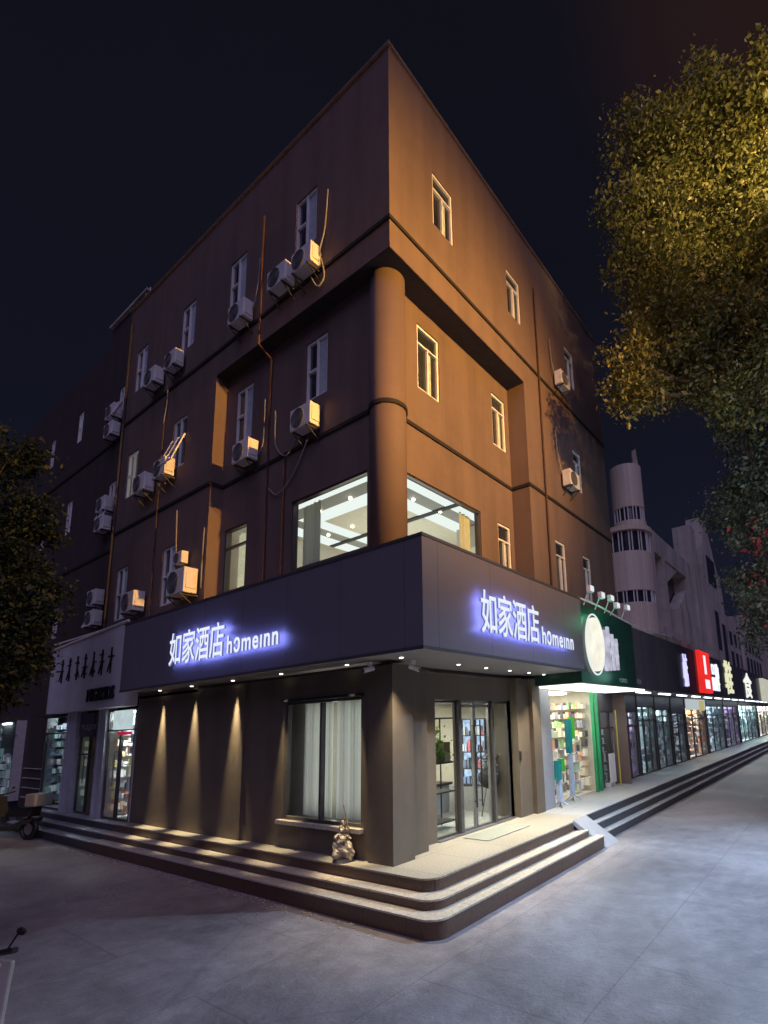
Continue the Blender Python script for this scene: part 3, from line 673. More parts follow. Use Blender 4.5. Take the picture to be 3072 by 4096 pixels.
# AC units ------------------------------------------------------------------
def make_ac():
    r = empty('air_conditioner', (0, 0, 0)); w, d, h = .74, .28, .54
    q = MB(); q.box(-w / 2, w / 2, -d, 0, 0, h); q.build('casing', M['acw'], r, bevel=.012)
    q = MB(); cx, cz = -.09, h / 2
    for rr in (.05, .10, .15, .20, .235):
        pts = [(cx + rr * math.cos(2 * PI * k / 20), -d - .012, cz + rr * math.sin(2 * PI * k / 20)) for k in range(21)]; q.tube(pts, .006, 4)
    for a in range(8): q.tube([(cx, -d - .012, cz), (cx + .235 * math.cos(a * PI / 4), -d - .012, cz + .235 * math.sin(a * PI / 4))], .005, 4)
    q.build('fan_grille', M['acdark'], r)
    q = MB(); q.tube([(cx, -d - .004, cz), (cx, -d + .001, cz)], .24, 24); q.build('fan_opening', M['acdark'], r)
    q = MB(); q.box(w / 2, w / 2 + .02, -d + .04, -.04, .1, .42); q.build('valve_cover', M['acw'], r)
    q = MB()
    for x in (-w / 2 + .1, w / 2 - .1):
        q = MB(); q.box(x - .02, x + .02, -d - .03, .06, -.04, -.002); q.extr([(x - .012, .06, -.3), (x + .012, .06, -.3), (x + .012, -d, -.039), (x - .012, -d, -.039)], (0, .03, 0)); q.build('bracket', M['darkgrey'], r)
    return r
ac0 = make_ac(); first = [True]
def ac(pl, wallc, u, z, front, sc=1.0, label='', group='outdoor air conditioner units on the left facade'):
    """front = distance of the casing front from the wall plane"""
    r = ac0 if first[0] else copy_tree(ac0); first[0] = False
    d = .055
    r.location = P(pl, wallc, u, d, z + .07); r.rotation_euler = (0, 0, -PI / 2 if pl == 'L' else 0); r.scale = (sc * .78,) * 3
    tag(r, label, 'air conditioner', group); return r
GR = 'outdoor air conditioner units on the right facade'; GF = 'stacked air conditioner units on the far left wing'
ac('L', 0, 1.98, 10.50, .36, 1, 'corner-side one of two air conditioners set side by side under a top-floor window')
ac('L', 0, 2.74, 10.56, .36, 1, 'downpipe-side one of two air conditioners set side by side under a top-floor window')
ac('L', 0, 4.12, 10.52, .36, 1, 'single white air conditioner just below the second top-floor window from the corner')
ac('L', 0, 6.98, 10.78, .36, .95, 'white air conditioner mounted on bare wall left of the third top-floor window')
ac('L', 0, 7.98, 10.75, .36, 1, 'white air conditioner hiding the lower half of the leftmost top-floor window on the main wall')
ac('L', RL, 2.25, 7.55, .33, 1, 'orange-lit white air conditioner under the third-floor window nearest the round column')
ac('L', RL, 4.17, 7.55, .33, 1, 'orange-lit white air conditioner under the third-floor window beside the orange pilaster')
ac('L', 0, 7.06, 8.02, .36, 1, 'white air conditioner beside the propped-open third-floor window')
ac('L', 0, 8.05, 7.93, .36, 1.05, 'white air conditioner in front of the yellow-lit third-floor window')
ac('L', 0, 5.78, 5.02, .36, 1.25, 'large white air conditioner standing right above the left end of the canopy')
ac('L', 0, 6.05, 5.76, .3, .62, 'small white box unit stacked on the large air conditioner above the canopy')
ac('L', 0, 8.08, 5.02, .36, 1.1, 'white air conditioner right above the top of the white shop board')
for z, f in ((10.85, 'top-floor'), (7.95, 'third-floor'), (5.22, 'second-floor')):
    ac('L', .4, 11.55, z + .58, .34, 1, 'upper unit of the %s pair of stacked air conditioners on the far left wing' % f, GF)
    ac('L', .4, 11.55, z, .34, 1, 'lower unit of the %s pair of stacked air conditioners on the far left wing' % f, GF)
ac('R', 0, 6.15, 10.72, .36, .9, 'white air conditioner left of the last top-floor window on the orange-lit right facade', GR)
ac('R', 0, 6.25, 7.96, .36, .98, 'white air conditioner left of the last third-floor window on the orange-lit right facade', GR)

# pipes and cables ----------------------------------------------------------
def smooth_path(pts, n=6):
    P_ = [Vector(p) for p in pts]; P_ = [P_[0] * 2 - P_[1]] + P_ + [P_[-1] * 2 - P_[-2]]; out = []
    for a, b, c, d in zip(P_, P_[1:], P_[2:], P_[3:]):
        for i in range(n):
            t = i / n; out.append(.5 * ((2 * b) + (c - a) * t + (2 * a - 5 * b + 4 * c - d) * t * t + (3 * b - a - 3 * c + d) * t ** 3))
    return out + [P_[-2]]
def pipe(pts, r, mat, label, cat='downpipe', name='downpipe', group=None):
    pts = smooth_path(pts); q = MB(); q.tube(pts, r, 8); o = q.build(name, mat, None, smooth=True); tag(o, label, cat, group); return o
dp = MB(); dp.tube([(-.03, 3.62, 13.0), (-.03, 3.62, 9.95), (RL - .03, 3.58, 9.75), (RL - .03, 3.58, 4.66)], .026, 8); dp.build('downpipe', M['pipe'], hotel)
dp = MB(); dp.tube([(RL - .04, 3.02, 7.4), (RL - .04, 3.02, 4.68)], .018, 6); dp.build('downpipe', M['pipe'], hotel)
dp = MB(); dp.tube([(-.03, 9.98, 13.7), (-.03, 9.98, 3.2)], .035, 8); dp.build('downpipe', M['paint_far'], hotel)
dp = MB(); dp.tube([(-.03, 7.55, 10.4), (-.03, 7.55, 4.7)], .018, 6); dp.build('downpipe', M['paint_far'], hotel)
dp = MB(); dp.tube([(5.05, -.04, 13.0), (5.05, -.04, 9.6), (5.05, -.04, 4.8)], .02, 6); dp.build('downpipe', M['pipe'], hotel)
def sag(a, b, s, n=10, side=0):
    a = Vector(a); b = Vector(b); return [a.lerp(b, i / n) + Vector((0, side * math.sin(PI * i / n), -s * math.sin(PI * i / n))) for i in range(n + 1)]
CG = 'air conditioner hoses on the facade'
for pts, lb_ in (
    ([(-.03, 1.55, 12.2), (-.03, 1.62, 11.4), (-.1, 1.66, 10.9), (-.1, 1.62, 10.75)], 'pale hose dropping past the top-floor window to the paired air conditioners'),
    ([(-.1, 1.9, 10.45), (-.06, 1.75, 10.2), (-.04, 1.6, 10.35), (-.1, 1.62, 10.7)], 'looped hose hanging under the right one of the paired air conditioners'),
    ([(-.04, 3.68, 12.0), (-.04, 3.72, 11.4), (-.1, 3.76, 10.8)], 'pale hose running down to the single top-floor air conditioner'),
    ([(RL - .05, 3.35, 8.5), (RL - .05, 3.3, 7.75), (RL - .06, 2.95, 7.4), (RL - .1, 2.62, 7.6)], 'pale hose looping left of the air conditioner near the round column'),
    ([(RL - .06, 2.3, 7.5), (RL - .04, 2.75, 6.95), (RL - .04, 3.2, 6.7), (RL - .04, 3.5, 6.9)], 'dark hose sagging from the column-side air conditioner to the downpipe'),
    ([(RL - .05, 3.72, 8.9), (RL - .05, 3.72, 8.0), (RL - .1, 3.82, 7.7)], 'pale hose beside the downpipe to the pilaster-side air conditioner'),
    ([(-.04, 7.5, 10.7), (-.04, 7.45, 10.3), (-.04, 7.55, 9.7)], 'thin drain hose below the leftmost top-floor air conditioner'),
    ([(-.04, 6.55, 7.2), (-.04, 6.5, 6.6), (-.04, 6.45, 6.2)], 'short pale cable hanging above the small second-floor window'),
    ([(-.03, 5.32, 6.5), (-.03, 5.34, 5.9), (-.03, 5.33, 5.2)], 'pale pipe standing beside the lit curtained window'),
    ([(5.75, -.05, 12.0), (5.78, -.05, 11.5), (5.8, -.1, 11.0)], 'pale hose above the top-floor air conditioner on the right facade'),
    ([(5.75, -.05, 9.4), (5.78, -.05, 8.9), (5.85, -.1, 8.3)], 'pale hose above the third-floor air conditioner on the right facade')):
    pipe(pts, .014, M['cable'], lb_, 'hose', 'hose', CG)

# CCTV cameras
def cctv(x, y, z, dirv, label):
    r = empty('security_camera', (x, y, z)); tag(r, label, 'camera', 'security cameras under the canopy')
    q = MB(); q.tube([(x, y, z), (x, y, z - .06)], .03, 10); q.build('mount', M['white'], r)
    d = Vector(dirv).normalized(); c = Vector((x, y, z - .10))
    q = MB(); q.tube([c - d * .06, c + d * .1], .038, 12); q.build('housing', M['white'], r, smooth=False)
    q = MB(); q.tube([c + d * .101, c + d * .106], .03, 12); q.build('lens', M['black'], r)
cctv(-.14, .30, 3.2, (-1, .3, -.3), 'white security camera under the canopy left of the corner pillar')
cctv(.22, -.2, 3.2, (.3, -1, -.4), 'dark-faced security camera under the canopy right of the corner pillar')

# rockery ornament
rk2 = empty('rockery_ornament', (-.1, .86, Z3)); tag(rk2, 'small pale scholar rock ornament standing on the landing below the curtained window', 'rock ornament')
q = MB()
rs = random.Random(3)
def rock(c, r, sc):
    n = 18; vs = []; m = 11; ph = [(rs.uniform(0, 6.28), rs.uniform(0, 6.28)) for _ in range(4)]
    for i in range(m + 1):
        for k in range(n):
            t = PI * i / m; p = 2 * PI * k / n
            d = 1 + .22 * math.sin(3 * p + 2 * t + ph[0][0]) * math.sin(2 * t + ph[0][1]) + .16 * math.sin(5 * p + ph[1][0]) * math.sin(4 * t + ph[1][1]) + rs.uniform(-.08, .08)
            vs.append((c[0] + r * d * sc[0] * math.sin(t) * math.cos(p), c[1] + r * d * sc[1] * math.sin(t) * math.sin(p), c[2] + r * d * sc[2] * math.cos(t)))
    q.add(vs, [(i * n + k, (i + 1) * n + k, (i + 1) * n + (k + 1) % n, i * n + (k + 1) % n) for i in range(m) for k in range(n)])
rock((-.1, .86, Z3 + .13), .13, (1, 1.15, 1.05)); rock((-.1, .88, Z3 + .30), .105, (1, 1.1, .7)); rock((-.09, .87, Z3 + .42), .075, (.9, 1.1, .75)); rock((-.09, .85, Z3 + .50), .045, (.9, 1, 1.3))
q.build('rock', M['rock'], rk2)
q = MB(); q.tube([(-.1, .86, Z3 + .002), (-.1, .86, Z3 + .05)], [.15, .13], 20); q.build('base', M['darkgrey'], rk2)
q = MB(); q.tube([(-.1, .84, Z3 + .5), (-.12, .80, Z3 + .62), (-.1, .86, Z3 + .74)], .008, 5); q.tube([(-.12, .80, Z3 + .6), (-.13, .74, Z3 + .45)], .012, 5); q.build('twig', M['trunk'], rk2)

# ------------------------------------------------------------------ far left wing
fw = empty('apartment_wing', (.4, 10.2, 0)); tag(fw, 'shade-darkened brown four-storey wing behind the hotel, half hidden by the left tree', 'apartment building')
fh = [(11.22, 11.72, 11.55, 12.65), (14.55, 15.0, 12.0, 13.1), (17.1, 17.55, 11.9, 13.0), (11.3, 11.85, 8.4, 9.6), (14.7, 15.2, 8.8, 9.95), (17.1, 17.6, 8.8, 9.9), (11.5, 12.0, 5.3, 6.3), (14.9, 15.4, 5.4, 6.4)]
mb = MB(); wall(mb, 'L', .4, YE, 12.72, .3, 15.2, fh); wall(mb, 'L', .4, 12.72, 26, .3, 14.6, fh)
mb.quad((.4, 12.72, 14.6), (5, 12.72, 14.6), (5, 12.72, 15.2), (.4, 12.72, 15.2)); mb.quad((.4, YE, 15.2), (5, YE, 15.2), (5, 12.72, 15.2), (.4, 12.72, 15.2)); mb.quad((.4, YE, H), (5, YE, H), (5, YE, 15.2), (.4, YE, 15.2))
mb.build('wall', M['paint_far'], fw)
q = MB(); q.box(.3, .55, YE, 12.75, 15.2, 15.27); q.build('coping', M['grey_wall'], fw)
q = MB(); q.box(.37, .41, YE, 26, 10.85, 10.92); q.box(.37, .41, YE, 26, 7.4, 7.47); q.build('string_course', M['groove'], fw)
q = MB(); q.tube([(.3, 9.9, 14.3), (.3, 9.9, 14.7)], .09, 8); q.ball((.3, 9.9, 14.75), .12); q.tube([(.3, 9.9, 14.8), (.3, 9.9, 15.1)], .015, 5); tag(q.build('roof_vent', M['white']), 'small white vent on the parapet where the hotel roofline steps', 'roof vent')
for i, h in enumerate(fh):
    if i == 1: win_left(fw, 'L', .4, h, lit=dimlit)
    else: win_left(fw, 'L', .4, h, awn=i in (0, 3, 6), cur=(i == 4))

# ------------------------------------------------------------------ shops
def goods_wall(mb, pl, c, u0, u1, z0, z1, d, pal, rng, sh=.34, fill=.85):
    z = z0
    while z < z1 - .12:
        hh = sh * rng.uniform(.8, 1.1); u = u0
        pbox(mb, pl, c, u0, u1, d - .02, d + .16, z - .018, z - .002, 0, (.5, .5, .5))
        while u < u1 - .05:
            w = rng.uniform(.05, .15); g_ = rng.uniform(.45, .9) * hh
            if rng.random() < fill: pbox(mb, pl, c, u, min(u + w, u1) - .008, d, d + .13, z, z + g_, 0, rng.choice(pal))
            u += w
        z += hh
PAL = {'mixed': [(.8, .75, .6), (.7, .2, .15), (.85, .8, .75), (.3, .55, .3), (.75, .6, .3), (.55, .45, .4), (.9, .9, .9), (.25, .3, .5), (.6, .4, .3)],
       'warm': [(.85, .78, .6), (.8, .7, .5), (.65, .5, .35), (.9, .88, .8), (.35, .6, .25), (.8, .45, .3), (.7, .68, .6)],
       'cool': [(.5, .6, .65), (.75, .85, .9), (.25, .35, .4), (.9, .95, 1), (.1, .15, .2), (.3, .5, .45)],
       'purple': [(.5, .3, .65), (.85, .8, .95), (.7, .5, .8), (.2, .15, .3), (.9, .9, .95)],
       'orange': [(.9, .5, .3), (.9, .75, .6), (.75, .3, .15), (.95, .85, .75)],
       'dark': [(.1, .1, .12), (.3, .3, .34), (.5, .5, .55), (.15, .12, .2)],
       'green': [(.3, .7, .3), (.6, .8, .4), (.85, .8, .5), (.9, .9, .8), (.2, .5, .3)]}
FL = Z3
def shop(label, pl, c, u0, u1, zt, pal, strength, tint, npan, depth=2.6, framemat=None, fill=.85, header=0.0, seed=1, group='shopfronts along the lit row', wallcol=(.6, .6, .58), near_goods=True):
    rng = random.Random(seed); r = empty('shopfront', P(pl, c, (u0 + u1) / 2, 0, 0)); tag(r, label, 'shop', group)
    q = MB(); D = -depth
    A = lambda u, d, z: P(pl, c, u, d, z)
    q.quad(A(u0, 0, FL + .003), A(u1, 0, FL + .003), A(u1, D, FL + .003), A(u0, D, FL + .003)); q.quad(A(u0, 0, zt), A(u1, 0, zt), A(u1, D, zt), A(u0, D, zt))
    q.quad(A(u0, D, FL), A(u1, D, FL), A(u1, D, zt), A(u0, D, zt)); q.quad(A(u0, 0, FL), A(u0, D, FL), A(u0, D, zt), A(u0, 0, zt)); q.quad(A(u1, 0, FL), A(u1, D, FL), A(u1, D, zt), A(u1, 0, zt))
    q.build('interior', plain('shop_interior_paint', wallcol, .6), r)
    q = MB(); n = max(1, int((u1 - u0) / 1.6))
    for i in range(n):
        a = u0 + (u1 - u0) * (i + .25) / n; b = u0 + (u1 - u0) * (i + .75) / n; pbox(q, pl, c, a, b, D + .4, -.35, zt - .05, zt - .02)
    q.build('ceiling_light', emit('shop_light', tint, (strength * 6.5 if npan else 13)), r)
    q = MB(); goods_wall(q, pl, c, u0 + .08, u1 - .08, FL + .12, zt - .35, D + .08, PAL[pal], rng, fill=fill, sh=.34 if npan else .2)
    if near_goods:
        k = u0 + .1
        while k < u1 - .3:      # window displays with walking gaps between them
            e = min(k + rng.uniform(.5, .9), u1 - .1); goods_wall(q, pl, c, k, e, FL + .1, FL + rng.uniform(1.5, 2.2), rng.uniform(-.5, -.28), PAL[pal] + PAL['dark'], rng, sh=.27, fill=.8); k = e + rng.uniform(.15, .4)
    for (aa, bb) in ((u1 - .3, u1 - .1), (u0 + .02, u0 + .16)):   # side shelves
        for z in np.arange(FL + .15, zt - .25, .24):
            d = D + .25
            while d < -.14:
                w = rng.uniform(.04, .11); pbox(q, pl, c, aa, bb, d, d + w - .012, z, z + rng.uniform(.1, .2), 0, rng.choice(PAL[pal] + PAL['dark'][:2])); d += w
    o = q.build('goods', M['goods_glow'], r); o['kind'] = 'stuff'
    fm = framemat or M['frame_dark']; wd = (u1 - u0) / max(npan, 1)
    ztp = zt - header
    for i in range(npan):
        q = MB(); a = u0 + wd * i; bar_frame(q, pl, c, a + .01, a + wd - .01, FL, ztp, [(a, a + wd, ztp - .48, ztp - .44)], t=.035, d0=-.05, d1=.0)
        fr = q.build('glass_panel', fm, r); pane_of(fr, pl, c, a + .02, a + wd - .02, FL + .01, ztp - .01, M['glass_shop'], -.02)
        if i % 2: 
            k = MB(); k.tube([A(a + .1, .05, 1.2), A(a + .1, .05, 1.9)], .014, 6); k.build('door_handle', M['steel'], fr)
    if header:
        q = MB(); pbox(q, pl, c, u0, u1, -.06, .02, ztp, zt); q.build('header_board', M['fascia_black'], r)
    return r
def sign_text(name, label, pl, c, d, u0, u1, z0, z1, body, face, board=None, cat='sign', group=None, depth=.03, bold=.01, pad=.1, bd=.06):
    r = empty(name, P(pl, c, (u0 + u1) / 2, d, z0)); tag(r, label, cat, group)
    if board is not None:
        q = MB(); pbox(q, pl, c, u0, u1, d, d + bd, z0, z1); q.build('board', board, r)
        d += bd
    q = MB(); U = (0, -1, 0) if pl == 'L' else (1, 0, 0); st = u1 if pl == 'L' else u0; s = -1 if pl == 'L' else 1
    w, h = (u1 - u0), (z1 - z0)
    o = P(pl, c, st + s * w * pad, d + depth * .6, z0 + h * pad)
    put_text(q, body, o, U, (0, 0, 1), P(pl, 0, 0, 1, 0), w * (1 - 2 * pad), h * (1 - 2 * pad), depth, bold); q.build('lettering', face, r)
    return r

# right row
SY = .4
SH = [
 ('bright open convenience shop with packed shelves and green posts next to the hotel', 5.0, 7.75, 'warm', 5, (1, .97, .86), 0, None, .0, 21),
 ('narrow dark shopfront with a white poster and yellow pole', 8.25, 9.65, 'cool', 1.3, (.8, .9, 1), 2, None, .5, 22),
 ('dark shopfront with purple and white clothes in the window', 9.7, 11.3, 'purple', 2.2, (.9, .85, 1), 2, None, .5, 23),
 ('shop with a row of tall teal-lit glass doors', 11.4, 13.2, 'cool', 3.5, (.85, 1, .98), 3, None, .35, 24),
 ('shop with pale glass doors and small white header lettering', 13.3, 15.2, 'cool', 3.2, (.9, 1, 1), 2, None, .45, 25),
 ('dim grey glass shopfront left of the orange-lit shop', 15.3, 17.3, 'dark', 2.8, (.9, 1, .97), 2, None, .6, 26),
 ('orange-lit shopfront below the red sign', 17.4, 21.2, 'orange', 5, (1, .8, .62), 3, None, .4, 27),
 ('cool grey-lit shopfront right of the orange-lit shop', 21.4, 25.5, 'cool', 3.0, (.8, .9, 1), 3, None, .3, 28),
 ('dark purple-tinted shopfront before the bright teal shop', 25.6, 30.2, 'purple', 1.3, (.9, .8, 1), 3, None, .3, 29),
 ('bright teal shopfront far down the row', 30.4, 38.2, 'cool', 6.5, (.8, 1, .97), 5, None, .2, 30),
 ('farthest pale shopfront at the end of the row', 38.5, 50, 'mixed', 6.5, (1, .97, .9), 6, None, .2, 31)]
for lab, a, b, pal, st, ti, n, fm, hd, sd in SH:
    shop(lab, 'R', SY, a, b, 2.98, pal, st, ti, n, framemat=fm, header=hd, seed=sd, depth=1.5 if sd == 21 else 2.2, wallcol=(.75, .72, .62) if sd == 21 else (.5, .5, .5))
# fascia row
rowb = empty('shop_row_building', (4.3, 0, 0)); tag(rowb, 'low shop row building with a long black fascia right of the hotel', 'building')
q = MB(); q.box(4.30, 7.6, -.93, .42, 3.0, 4.62); q.build('fascia', M['fascia_glow'], rowb)
q = MB(); q.box(7.61, 60, -.9, .42, 3.0, 4.55)
for x in np.arange(8.3, 30, 1.15): q.box(x, x + .05, -.915, -.899, 3.02, 4.53, 1)
q.build('fascia', [M['fascia_black'], M['darkgrey']], rowb)
light('sign_glow', 'POINT', (5.35, -1.35, 4.4), 7, (.10, 1, .42), shadow_soft_size=.15)
light('sign_glow', 'POINT', (6.4, -1.35, 3.25), 3, (.35, .9, .7), shadow_soft_size=.15)
q = MB(); q.box(4.5, 8.6, -.8, .3, 2.975, 2.995); q.build('soffit_light', M['soffit_light'], rowb)
q = MB(); q.box(8.7, 60, -.85, .35, 2.98, 2.995); q.build('soffit', M['soffit'], rowb)
for k in range(14):
    q = MB(); x = 9.0 + k * 2.1; q.box(x, x + 1.1, -.5, -.42, 2.95, 2.979); q.build('soffit_light', emit('cool_soffit_lamp', (.78, .88, 1), 7), rowb)
q = MB()
for x in (8.0, 9.68, 11.35, 13.25, 15.25, 17.35, 21.3, 25.55, 30.3, 38.35): q.box(x - (.24 if x == 8.0 else .045), x + (.24 if x == 8.0 else .045), .36, .62, .4, 3.0)
q.build_each('pier', M['darkgrey'], rowb)
q = MB(); q.box(4.3, 60, .42, 6, 4.2, 4.5); q.box(4.9, 60, 3.1, 3.3, .3, 4.4); q.build('roof_slab', M['grey_wall'], rowb)
# convenience-shop extras
for x, lb_ in ((7.72, 'green painted post at the right edge of the bright convenience shop'), (7.45, 'slim green post standing inside the bright shop opening')):
    q = MB(); q.box(x - .025, x + .025, .2, .28, Z3, 2.97); tag(q.build('green_post', M['green']), lb_, 'post', 'green shop posts')
q = MB(); q.tube([(8.75, .12, Z3), (8.75, .12, 2.5)], .02, 8); tag(q.build('yellow_pole', M['yellow']), 'thin yellow pole standing before the dark narrow shopfront', 'pole')
q = MB(); q.box(8.34, 8.72, .22, .25, .6, 1.35); q.box(8.36, 8.4, .25, .4, .49, .6); q.box(8.66, 8.7, .25, .4, .49, .6); tag(q.build('poster_board', plain('white_poster', (.75, .78, .82), .5, noise=.06)), 'white poster board leaning low at the dark narrow shopfront', 'poster board')
def parcel(x, y, label, s=1):
    r = empty('display_parasol', (x, y, Z3)); tag(r, label, 'display stand', 'green and teal display stands')
    q = MB(); q.tube([(x, y, Z3), (x, y, Z3 + .95 * s)], .025, 8)
    for a in range(4): q.tube([(x, y, Z3 + .12), (x + .16 * math.cos(a * PI / 2 + .6), y + .16 * math.sin(a * PI / 2 + .6), Z3 + .005)], .012, 5)
    q.build('stand', M['steel'], r)
    q = MB(); q.box(x - .14, x + .02, y - .05, y + .05, Z3 + .55 * s, Z3 + .95 * s); q.build('teal_panel', plain('teal_plastic', (.02, .28, .30), .4), r)
    q = MB(); q.box(x + .02, x + .17, y - .06, y + .04, Z3 + .72 * s, Z3 + .98 * s); q.build('green_panel', plain('bright_green_plastic', (.08, .55, .05), .4), r)
    q = MB(); q.box(x - .1, x + .02, y - .04, y + .04, Z3 + .1, Z3 + .54 * s); q.build('white_panel', plain('pale_blue_plastic', (.5, .6, .8), .4), r)
parcel(5.15, .12, 'green and teal display stand at the left edge of the bright shop')
parcel(6.05, .25, 'taller green and teal display stand in the middle of the bright shop opening', 1.9)

# logos and letters on the fascia
lg = empty('round_logo_sign', (5.1, -.95, 3.3)); tag(lg, 'large round cream glowing logo sign on the glow-tinted black fascia beside the hotel', 'sign')
q = MB(); pts = [(5.02 + .42 * math.cos(t), -.935, 3.83 + .57 * math.sin(t)) for t in np.linspace(0, 2 * PI, 36, endpoint=False)]
q.extr(pts[::-1], (0, -.07, 0)); q.build('disc', emit('cream_light_face', (1.0, .97, .82), .95, .12, 3), lg)
q = MB(); pts = [(5.02 + .48 * math.cos(t), -.972, 3.83 + .64 * math.sin(t)) for t in np.linspace(0, 2 * PI, 41)]
q.tube(pts, .018, 6); q.build('rim_light', emit('rim_light', (.9, .97, 1), .9), lg)
q = MB()
for i, (x, w, hgt) in enumerate(((5.5, .14, .9), (5.72, .12, 1.0), (5.98, .10, .86), (6.22, .1, .78))):
    q.box(x, x + w, -.99, -.945, 3.3 + .02 * i, 3.3 + hgt); 
    q.box(x - .03, x + w + .05, -.98, -.945, 3.3 + hgt * .45, 3.3 + hgt * .45 + .07); q.box(x - .03, x + w + .05, -.98, -.945, 3.3 + hgt * .8, 3.3 + hgt * .8 + .06)
q.build('strokes', emit('pale_violet_letters', (.80, .80, .98), .6, .3, 4), lg)
sign_text('small_sign', 'tiny faint grey lettering low on the glow-tinted black fascia', 'R', -.93, 0, 6.35, 6.95, 3.08, 3.2, 'CAFE', plain('faint_grey_letters', (.35, .38, .4), .5), depth=.01)
sign_text('small_sign', 'faint vertical-stroke lettering low on the black fascia', 'R', -.9, 0, 7.3, 8.1, 3.1, 3.25, '生活馆', plain('dim_grey_letters', (.28, .3, .34), .5), depth=.01)
sign_text('lit_sign', 'narrow violet-white glowing letters on the black fascia left of the red sign', 'R', -.9, 0, 12.4, 13.0, 3.15, 4.35, '小店', emit('violet_letters', (.6, .58, 1), 1.3), pad=.05)
q = MB(); q.box(14.5, 16.3, -1.0, -.90, 3.06, 4.6)
rs_ = empty('red_sign', (15.3, -.9, 3.06)); tag(rs_, 'bright red illuminated sign box on the black fascia', 'sign')
q.build('light_box', emit('red_sign_face', (1, .035, .03), .85, .15, 1.5), rs_)
q = MB(); put_text(q, '小米', (15.0, -1.075, 3.5), (1, 0, 0), (0, 0, 1), (0, -1, 0), .01, .01, .01) if False else None
q = MB(); q.box(15.2, 15.5, -1.02, -1.002, 3.75, 4.45); q.box(15.15, 15.85, -1.02, -1.002, 3.22, 3.55); q.build('white_marks', emit('white_sign_marks', (1, .85, .9), 1.1), rs_)
sign_text('lit_sign', 'white glowing letters immediately right of the red sign', 'R', -.9, 0, 16.8, 18.3, 3.15, 4.35, '品牌', emit('white_sign_letters', (.85, .87, 1), 1.2), pad=.04)
sign_text('lit_sign', 'pale yellow glowing letters between the white letters and the far black and white sign', 'R', -.9, 0, 19.6, 21.4, 3.1, 4.6, '鞋', emit('yellow_letters', (.9, .9, .6), .9), pad=.02, bold=.04)
sign_text('lit_sign', 'white and yellow glowing letters far along the black fascia', 'R', -.9, 0, 24.6, 27.4, 3.0, 4.4, '食', emit('far_white_letters', (.95, .97, .9), 1.0), pad=.03, bold=.03)
q = MB(); q.box(31.0, 40, -1.1, -.9, 2.9, 4.35); tag(q.build('light_box', emit('cream_light_box', (.9, .9, .75), .55, .1, 2)), 'cream light box at the far end of the fascia row', 'sign')
q = MB()
for i, x in enumerate(np.arange(17.5, 21, .25)): q.box(x, x + .16, .30, .36, 2.5, 2.95)
tag(q.build('window_sticker', emit('white_strip_lights', (.85, .95, 1), .55)), 'row of white lit strips across the head of the orange-lit shop', 'light strip')
q = MB(); q.box(19.7, 20.6, .28, .34, 2.45, 2.9); tag(q.build('yellow_notice', emit('yellow_notice_face', (.85, .75, .3), .55)), 'small yellow lit notice over the orange-lit shop door', 'notice')
# floodlights on the fascia top
for i, (x, z, lb_) in enumerate(((4.7, 4.95, 'white floodlight nearest the hotel on top of the glow-tinted black fascia'), (5.3, 4.92, 'second white floodlight from the hotel on top of the fascia'), (5.85, 4.95, 'third white floodlight from the hotel on top of the fascia'), (6.2, 4.84, 'fourth white floodlight from the hotel on top of the fascia'), (6.9, 4.90, 'white floodlight farthest from the hotel on top of the fascia'))):
    r = empty('floodlight', (x, -.9, 4.62)); tag(r, lb_, 'floodlight', 'floodlights on the fascia')
    q = MB(); q.box(x - .09, x + .09, -1.12, -1.03, z - .07, z + .07); q.build('housing', M['white'], r, bevel=.01)
    q = MB(); q.box(x - .075, x + .075, -1.135, -1.122, z - .055, z + .055); q.build('lens', emit('floodlight_lens', (.9, .93, 1), .9), r)
    q = MB(); q.tube([(x, -.9, 4.62), (x, -1.04, z - .02)], .014, 6); q.build('arm', M['white'], r)
pipe([(4.3, -.96, 4.72), (5.5, -.98, 4.70), (7.0, -.97, 4.60), (8.6, -.95, 4.60), (11.5, -.95, 4.72)], .022, plain('pale_conduit', (.6, .62, .64), .4), 'pale curved conduit running along the top of the fascia', 'conduit', 'conduit')

# left shop
shop('narrow bright glass bay packed with goods left of the hotel spotlights', 'L', 0, 7.86, 9.30, 2.9, 'mixed', 9.0, (.88, .97, 1), 2, depth=1.6, seed=41, group='shopfronts left of the hotel')
lshop = shop('shop entrance bay with green-lit interior between white columns', 'L', .05, 9.80, 11.1, 2.9, 'green', 9, (.7, 1, .85), 2, depth=2, seed=42, header=.55, group='shopfronts left of the hotel')
shop('dim glass bay of goods behind the left tree side of the white-boarded shop', 'L', 0, 11.8, 13.45, 2.9, 'cool', 11, (.8, .9, 1), 1, depth=1.6, seed=43, group='shopfronts left of the hotel')
shop('far left blue-white lit clothes shop at the photo edge', 'L', .0, 16.1, 19.5, 2.9, 'cool', 5, (.75, .9, 1), 2, depth=2.2, seed=44, group='shopfronts left of the hotel')
lb2 = empty('left_shop_building', (0, 8, 0)); tag(lb2, 'shop housing with a tall off-white board and white columns left of the hotel', 'building')
q = MB(); q.extr([(-.32, 7.8, 2.95), (-.32, 12.45, 2.95), (-.32, 12.45, 4.62), (-.32, 7.8, 4.80)], (.3, 0, 0)); q.build('fascia_board', M['fascia_white'], lb2)
q = MB()
for y in (9.32, 9.68, 11.12, 11.68): q.box(-.05, .18, y, y + .09, .45, 2.95)
q.box(-.02, .12, 9.41, 9.68, .45, 2.94); q.box(-.02, .12, 11.21, 11.68, .45, 2.94); q.build_each('column', plain('white_shop_column', (.55, .57, .64), .4), lb2)
